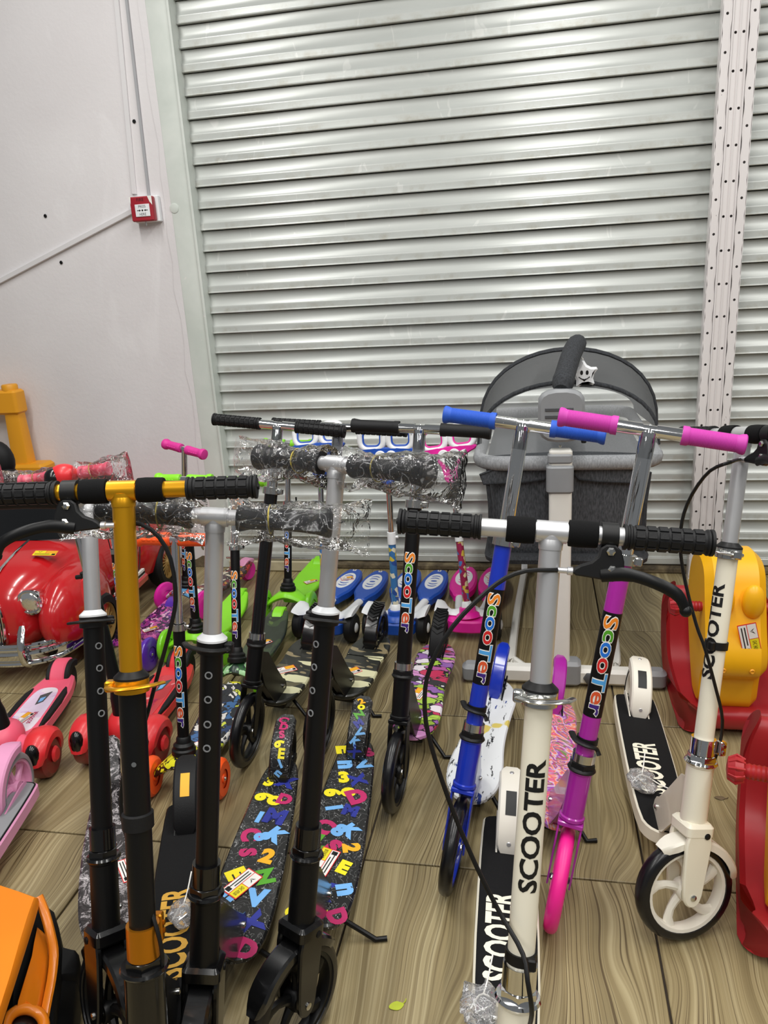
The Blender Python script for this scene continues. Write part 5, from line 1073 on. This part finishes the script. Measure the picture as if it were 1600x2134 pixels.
mb = MB(); mb.box((0, .01, .285), (.12, .05, .57), ch=.012); obj('backrest', mb, black_plastic, bs); mb = MB(); mb.tube(bez([(-.05, -.01, .50), (.03, -.05, .555), (.085, -.04, .56), (.10, -.01, .52)], 10), .014, 10); obj('armrest', mb, black_plastic, bs)

# ------------------------------------------------------------------ orange ride-on at the edge
A = F(40, 1960, .0); A.z = 0
oc = thing('ride_on_car', 'orange ride-on toy car with black grille openings and black bumper', 'ride-on car', A)
def opx(P): return [F(*q)-A for q in P]
def slab(P, zb, drop=None, ch=.004):
    T_ = opx(P); c_ = sum(T_, Vector())/len(T_); R = [[Vector((p.x, p.y, zb if drop is None else p.z-drop)) for p in T_], [p-Vector((0, 0, ch*1.2)) for p in T_], [p+(c_-p).normalized()*ch for p in T_]]; mb = MB(); mb.ring(R); return mb
obj('bonnet', slab([(78, 1864, .24), (66, 1905, .24), (46, 1968, .24), (24, 2036, .24), (0, 2108, .24), (-30, 2200, .235), (-120, 2210, .225), (-130, 1860, .225), (-90, 1826, .23), (-50, 1828, .238), (0, 1839, .24), (42, 1851, .24)], .05, drop=.020, ch=.007), orange_pl, oc)
obj('body', slab([(36, 1880, .222), (20, 1930, .222), (-10, 2030, .222), (-40, 2130, .222), (-60, 2190, .215), (-115, 2200, .21), (-122, 1866, .21), (-86, 1834, .212), (-40, 1836, .22), (10, 1852, .222)], .05), black_plastic, oc)
RP = [(80, 1868, .228), (92, 1898, .208), (104, 1942, .182), (112, 1985, .155), (108, 2036, .130), (98, 2088, .110), (88, 2142, .092), (78, 2200, .08)]
obj('grille_recess', slab([(72, 1880, .19)]+[(x-4, y+4, z-.022) for x, y, z in RP]+[(-30, 2200, .10), (10, 2090, .14), (50, 1975, .165)], .035, ch=.002), black_plastic, oc)
mb = MB(); mb.tube(bez(opx(RP), 22), [(.006, .008)]*23, 8, flat=(0, 0, 1)); obj('grille_surround', mb, orange_pl, oc)
obj('grille_blade', slab([(78, 1926, .178), (97, 1944, .165), (103, 1962, .155), (101, 1995, .142), (88, 2056, .128), (74, 2108, .118), (52, 2092, .130), (34, 2094, .140), (46, 2050, .155), (64, 1985, .170), (71, 1955, .176)], 0, drop=.03, ch=.006), orange_pl, oc)
ce = F(52, 2140, .115)-A; mb = MB(); mb.torus(ce, (.5, .1, .86), .030, .009, 28, 10); lm = obj('lamp_ring', mb, orange_pl, oc); mb = MB(); mb.lathe([(.028, -.012), (.026, -.008), (.004, -.006)], ce, (.5, .1, .86), 22); obj('lamp', mb, black_gloss, lm)
obj('front_bumper', slab([(92, 1882, .150), (112, 1897, .135), (122, 1930, .12), (128, 1972, .105), (126, 2030, .095), (118, 2100, .085), (112, 2180, .08), (88, 2190, .085), (100, 2100, .10), (110, 2036, .12), (113, 1985, .14), (106, 1940, .15)], .02), black_plastic, oc)
obj('bumper_block', slab([(122, 1968, .10), (155, 1974, .088), (163, 1984, .082), (165, 2010, .075), (158, 2032, .072), (120, 2036, .09)], .02, ch=.006), black_plastic, oc)
obj('bumper_block', slab([(120, 2038, .085), (160, 2034, .06), (160, 2090, .055), (152, 2128, .05), (140, 2145, .05), (112, 2150, .07)], .015, ch=.006), black_plastic, oc)
for cx, cy in ((-.05, .0), (.0, -.13)):
    mb = MB(); mb.lathe([(.03, -.02), (.044, -.016), (.046, 0), (.044, .016), (.03, .02)], (cx, cy, .047), (.36, -.93, 0), 26); obj('wheel', mb, rubber, oc)

# ------------------------------------------------------------------ grey bedside cot
ct = place('bassinet', 'grey melange bassinet on white stand with net hood and star toy', 'bassinet', .07, 2.19, 0)
def cp(x, y, Y): q = W(x, y, Y); return (q.x-.07, q.y-2.19, q.z)
white_fr = mat('white_frame_paint', '#e6e4dd', .4, 0, .1, .03)
mb = MB(); mb.box((.006, 0, .034), (.53, .044, .052), ch=.010); fb = obj('front_foot_bar', mb, white_fr, ct)
for s_ in (-1, 1): mb = MB(); mb.box((.006+s_*.275, 0, .032), (.06, .052, .060), ch=.012); obj('foot_cap', mb, grey_pl, fb)
mb = MB(); mb.box((.012, -.002, .046), (.10, .060, .080), ch=.010); obj('post_bracket', mb, grey_pl, fb)
mb = MB(); mb.lathe([(.020, 0), (.018, .008), (.010, .012)], (.088, -.022, .034), (0, -1, 0), 6); obj('foot_knob', mb, dgrey_pl, fb)
mb = MB(); mb.box((-.004, 0, .385), (.064, .036, .71), ch=.006); po = obj('post', mb, white_fr, ct)
mb = MB(); mb.box((-.006, -.001, .655), (.076, .048, .085), ch=.008); mb.box((-.006, -.001, .715), (.068, .044, .03), ch=.006); obj('height_collar', mb, grey_pl, po)
mb = MB(); mb.lathe([(.004, 0), (.003, .002)], (-.006, -.019, .752), (0, -1, 0), 8); obj('screw', mb, steel, po)
mb = MB(); mb.prism(smooth_poly([(-.058, -.075), (.058, -.075), (.064, .0), (.060, .072), (-.060, .072), (-.064, .0)], 2), -.02, .022, .008, M=frame((-.004, -.004, .838), (1, 0, 0), (0, 0, 1), (0, -1, 0))); hb_ = obj('music_box', mb, grey_pl, ct)
for zz in (.856, .836): mb = MB(); mb.box((-.010, -.0265, zz), (.076, .004, .009), ch=.001); obj('groove', mb, dgrey_pl, hb_)
mb = MB(); mb.box((.058, .0, .772), (.014, .02, .030), ch=.002); obj('latch', mb, black_plastic, hb_)
P = bez([(-.142, .10, .018), (-.15, .14, .018), (-.14, .5, .018), (-.12, .90, .018)], 16); mb = MB(); mb.tube(P, [(.014, .010)]*17, 8, flat=(1, 0, 0)); mb.tube([(-.142, .11, .018), (-.10, .05, .02), (0, .01, .022)], .012, 8); obj('floor_rail', mb, white_fr, ct)
P = bez([(.165, .10, .018), (.18, .14, .018), (.20, .5, .018), (.24, .88, .018)], 16); mb = MB(); mb.tube(P, [(.014, .010)]*17, 8, flat=(1, 0, 0)); mb.tube([(.165, .11, .018), (.12, .05, .02), (.02, .01, .022)], .012, 8); obj('floor_rail', mb, white_fr, ct)
for xx in (-.12, .24): mb = MB(); mb.lathe([(.028, -.012), (.030, 0), (.028, .012)], (xx, .88, .030), (1, 0, 0), 20); obj('castor', mb, white_pl, ct)
# basket
def ringp(x0, x1, y0, y1, z, r_=.06, bow=0.0): return [((x0+x1)/2+a, (y0+y1)/2+b, z+bow*(1-((2*a)/(x1-x0))**2)*(1 if b < 0 else .3)) for a, b in rrect(x1-x0, y1-y0, r_, 4)]
x0, x1 = -.212, .242
mb = MB(); mb.ring([ringp(x0+.02, x1-.02, .085, .82, .395), ringp(x0, x1, .072, .83, .43), ringp(x0, x1, .068, .84, .60), ringp(x0-.012, x1+.012, .060, .85, .665)]); bk = obj('basket', mb, felt, ct)
mb = MB(); mb.ring([ringp(x0-.016, x1+.016, .052, .83, .372), ringp(x0-.018, x1+.018, .048, .835, .386), ringp(x0-.01, x1+.01, .055, .83, .398)]); obj('base_tray', mb, felt_dark, bk)
mb = MB(); P = ringp(x0-.030, x1+.030, .040, .87, .690, .08); P = [Vector(p) for p in P]; mb.tube(P+[P[0], P[1]], [(.022, .018)]*(len(P)+2), 12, cap=False, flat=(0, 0, 1)); obj('padded_rim', mb, felt_lt, bk)
for s_ in (-1, 1):
    mb = MB(); q = [(s_*.035, .064, .655), (s_*.06, .058, .700), (s_*.12, .052, .700), (s_*.235, .054, .655), (s_*.225, .064, .625), (s_*.10, .060, .632), (s_*.05, .062, .638)]; mb.ring([[(a, b-.012, c_) for a, b, c_ in q], [(a, b+.004, c_) for a, b, c_ in q]]); fp = obj('pocket_flap', mb, felt, bk)
    mb = MB(); mb.tube([Vector(p)+Vector((0, -.010, 0)) for p in q+[q[0]]], .0035, 6); obj('flap_piping', mb, felt_dark, fp)
    mb = MB(); X = x0+.004 if s_ < 0 else x1-.004; mb.tube([(X, .070, .42), (X, .066, .56), (X+s_*.008, .060, .655)], .006, 8); obj('corner_piping', mb, felt_dark, bk)
# hood
def arch(Y, hw, zb, zt, n=20, cx=.02): return [(cx+hw*cos(PI-PI*i/n), Y+.0, zb+(zt-zb)*max(0, sin(PI*i/n))**.8) for i in range(n+1)]
a1 = arch(.22, .268, .70, .895, cx=.02); a2 = arch(.50, .290, .70, .965, cx=.030); a3 = arch(.80, .258, .70, .80, cx=.03)
def sheet(A_, B_, m_=4): 
    n = len(A_); rows = [[tuple(Vector(A_[i]).lerp(Vector(B_[i]), k/m_)) for i in range(n)] for k in range(m_+1)]; return [p for r_ in rows for p in r_], [(k*n+i, k*n+i+1, (k+1)*n+i+1, (k+1)*n+i) for k in range(m_) for i in range(n-1)]
mb = MB(); mb.add(*sheet(a2, a3)); hd = obj('hood', mb, felt_dark, ct); so = hd.modifiers.new('thickness', 'SOLIDIFY'); so.thickness = .004
mb = MB(); mb.add(*sheet(a1, a2)); nt_ = obj('hood_net', mb, net, ct)
fr_ = [(-.235+.51*i/20, .035+.0*i, .712+.012*sin(PI*i/20)) for i in range(21)]
mb = MB(); mb.add(*sheet(fr_, a1)); obj('front_net', mb, net, ct)
mb = MB(); mb.tube(a1, .0075, 10); obj('hood_hoop', mb, felt_dark, ct); mb = MB(); mb.tube(a2, [(.020, .008)]*21, 10, flat=(0, 1, 0)); obj('hood_hoop', mb, felt_dark, ct)
P = [(-.004, .002, .905), (.006, .05, .935), (.030, .17, .985), (.050, .26, 1.005), (.052, .285, .985)]; mb = MB(); mb.tube(bez(P, 16), [.020, .026, .030, .031]+[.029]*8+[.027, .025, .022, .016, .010], 14); ar = obj('toy_arm', mb, felt_dark, ct)
ar.data.transform(I4)
sp = Vector(cp(1217, 780, 2.40)); st_ = [(sp.x+R_*cos(t), sp.z+R_*sin(t)) for k in range(10) for R_, t in (((.048 if k % 2 == 0 else .024), PI/2+.12+2*PI*k/10),)]
mb = MB(); mb.prism([(a, b) for a, b in smooth_poly(st_, 1)], -.010, .010, .006, M=frame((0, sp.y, 0), (1, 0, 0), (0, 0, 1), (0, -1, 0))); star = obj('star_toy', mb, white_pl, ct)
SM = frame((sp.x, sp.y-.0105, sp.z), (1, 0, 0), (0, 0, 1), (0, -1, 0)); mb = MB(SM)
for s_ in (-1, 1): mb.add([(s_*.008+.0042*cos(t), .006+.007*sin(t), 0) for t in (2*PI*k/14 for k in range(14))], [range(14)])
mb.tube([(.016*q, -.006-.008*(1-q*q), .0005) for q in (-1, -.5, 0, .5, 1)], .0013, 6); mb.add([(-.007, -.0135, .0002), (0, -.020, .0002), (.007, -.0135, .0002)], [(0, 1, 2)]); obj('star_face', mb, black_print, star)
mb = MB(); mb.tube([(sp.x-.004, sp.y, sp.z+.044), (.045, .255, .985)], .002, 6); obj('star_string', mb, white_print, star)

# ------------------------------------------------------------------ rocking animals
def rocker(label, x, y, group, price=False, psi=0):
    root = place('rocking_animal', label, 'rocking toy', x, y, psi, group); root.location.z = .0105
    # side profile of the red shell: lip, floor, tall back
    outer = [(0, .050), (.012, .015), (.06, .002), (.30, .002), (.37, .03), (.42, .10), (.43, .235), (.415, .268)]; inner = [(.385, .270), (.365, .24), (.345, .15), (.31, .085), (.25, .062), (.08, .060), (.03, .075), (.008, .072)]
    prof_ = smooth_poly([(a, b) for a, b in outer+inner][::-1], 2)
    def rngs(poly, hw_, ch): ip = offset_poly(poly, -ch); return [(ip, -hw_), (poly, -hw_+ch), (poly, hw_-ch), (ip, hw_)]
    mb = MB(); mb.ring([[(X, a, b) for a, b in pl] for pl, X in rngs(prof_, .148, .012)]); mb.v = [Vector((v.x*(1-.30*(max(0, .07-v.y)/.07)**2)*(1-.16*(max(0, v.z-.19)/.08)**2), v.y, v.z)) for v in mb.v]; rk = obj('rocker_shell', mb, red_pl, root)
    bodyp = smooth_poly([(.035, .055), (.028, .16), (.005, .175), (-.028, .20), (-.030, .25), (.0, .31), (.035, .40), (.06, .46), (.12, .485), (.20, .475), (.26, .43), (.285, .35), (.27, .26), (.22, .16), (.16, .08), (.13, .055)][::-1], 2)
    mb = MB(); mb.ring([[(X-.032, a, b) for a, b in pl] for pl, X in rngs(bodyp, .074, .020)]); an = obj('animal_body', mb, yellow_pl, root)
    for s_ in (-1, 1):
        mb = MB(); mb.sphere((s_*.036-.032, .018, .385), (.028, .022, .046), 16, 10); obj('eye_bulge', mb, yellow_pl, an)
        mb = MB(); mb.lathe([(.007, 0), (.005, .003), (.002, .001)], (s_*.034-.032, -.030, .215), (0, -1, 0), 12); obj('nostril', mb, amber_pl, an)
        mb = MB(); pr = [(.012, 0), (.012, .02)]+[(.0125+.0018*(k % 2), .02+k*.004) for k in range(12)]+[(.012, .07), (.022, .074), (.025, .088), (.018, .100), (.004, .102)]
        mb.lathe(pr, (s_*.066-.022, .075, .345), (s_, 0, 0), 20); hd_ = obj('handle', mb, red_pl, root)
        for q in range(10): a = 2*PI*q/10; mb = MB(); mb.tube([(s_*(.066+.072)-.022, .075+.019*cos(a), .345+.019*sin(a)), (s_*(.066+.085)-.022, .075+.0255*cos(a), .345+.0255*sin(a)), (s_*(.066+.098)-.022, .075+.018*cos(a), .345+.018*sin(a))], .003, 5); obj('handle_rib', mb, red_pl, hd_)
    mb = MB(); mb.prism(smooth_poly([(-.05, .24), (.05, .24), (.06, .34), (-.06, .34)], 1), .062, .11, .012); obj('seat', mb, red_pl, root)
    if price: price_label(root, frame((-.008, -.018, .30), (.25, .02, -.97), (.97, .0, .25), (0, -.98, .0)), .085, .045, 'GHC 340.00', 1)
    return root
rocker('yellow animal rocker with price ticket on its red rocking base behind the cream scooter', .532, 1.92, 'red and yellow rocking animals', True)
rocker('yellow and red animal rocker with ribbed red handle beside the turned cream wheel', .504, 1.172, 'red and yellow rocking animals', psi=.21)
rocker('yellow and red animal rocker on the far side of the ticketed rocker', .875, 1.95, 'red and yellow rocking animals')
bt = place('ride_on_toy', 'black ride-on toy wheel seen beyond the red and yellow rockers', 'ride-on toy', .905, 2.78, 0)
mb = MB(Matrix.Translation((0, 0, .125))); mb.lathe([(.06, -.04), (.112, -.04), (.124, -.02), (.125, 0), (.124, .02), (.112, .04), (.06, .04)], (0, 0, 0), (1, 0, 0), 34); obj('tyre', mb, rubber, bt)
mb = MB(Matrix.Translation((0, 0, .125))); mb.lathe([(.058, -.045), (.05, -.03), (.01, -.032), (.01, .032), (.05, .03), (.058, .045)], (0, 0, 0), (1, 0, 0), 24); obj('hub', mb, dgrey_pl, bt)

# ------------------------------------------------------------------ scraps on the floor
def scrap(name, px_, sz, rot, m, label, seed):
    p = F(*px_); rw = random.Random(seed); P = smooth_poly([(sz*1.5*cos(t)*rw.uniform(.75, 1.1), sz*sin(t)*rw.uniform(.75, 1.1)) for t in (2*PI*k/9 for k in range(9))], 2)
    mb = MB(); mb.prism(P, 0.0004, 0.0014, .0004); mb.v = [v+Vector((0, 0, .002*abs(mnoise.noise(v*60)))) for v in mb.v]
    mb.tube(bez([(sz*1.3, 0, .0012), (sz*1.9, sz*.3, .002), (sz*2.2, sz*.8, .0016)], 6), .0009, 5)
    t = obj(name, mb, m); t.location = (p.x, p.y, 0); t.rotation_euler.z = rot; return tag(t, label, 'scrap')
scrap('leaf_scrap', (825, 2097), .0095, .45, mat('lime_leaf', '#b5c234', .5, 0, 0, .15, 60), 'small yellow-green leaf scrap lying on the floor tile', 2)
scrap('leaf_scrap', (1500, 1664), .0085, -.1, mat('brown_leaf', '#6b5a42', .7, 0, 0, .2, 60), 'small dry brown leaf scrap beside the red rocker', 5)
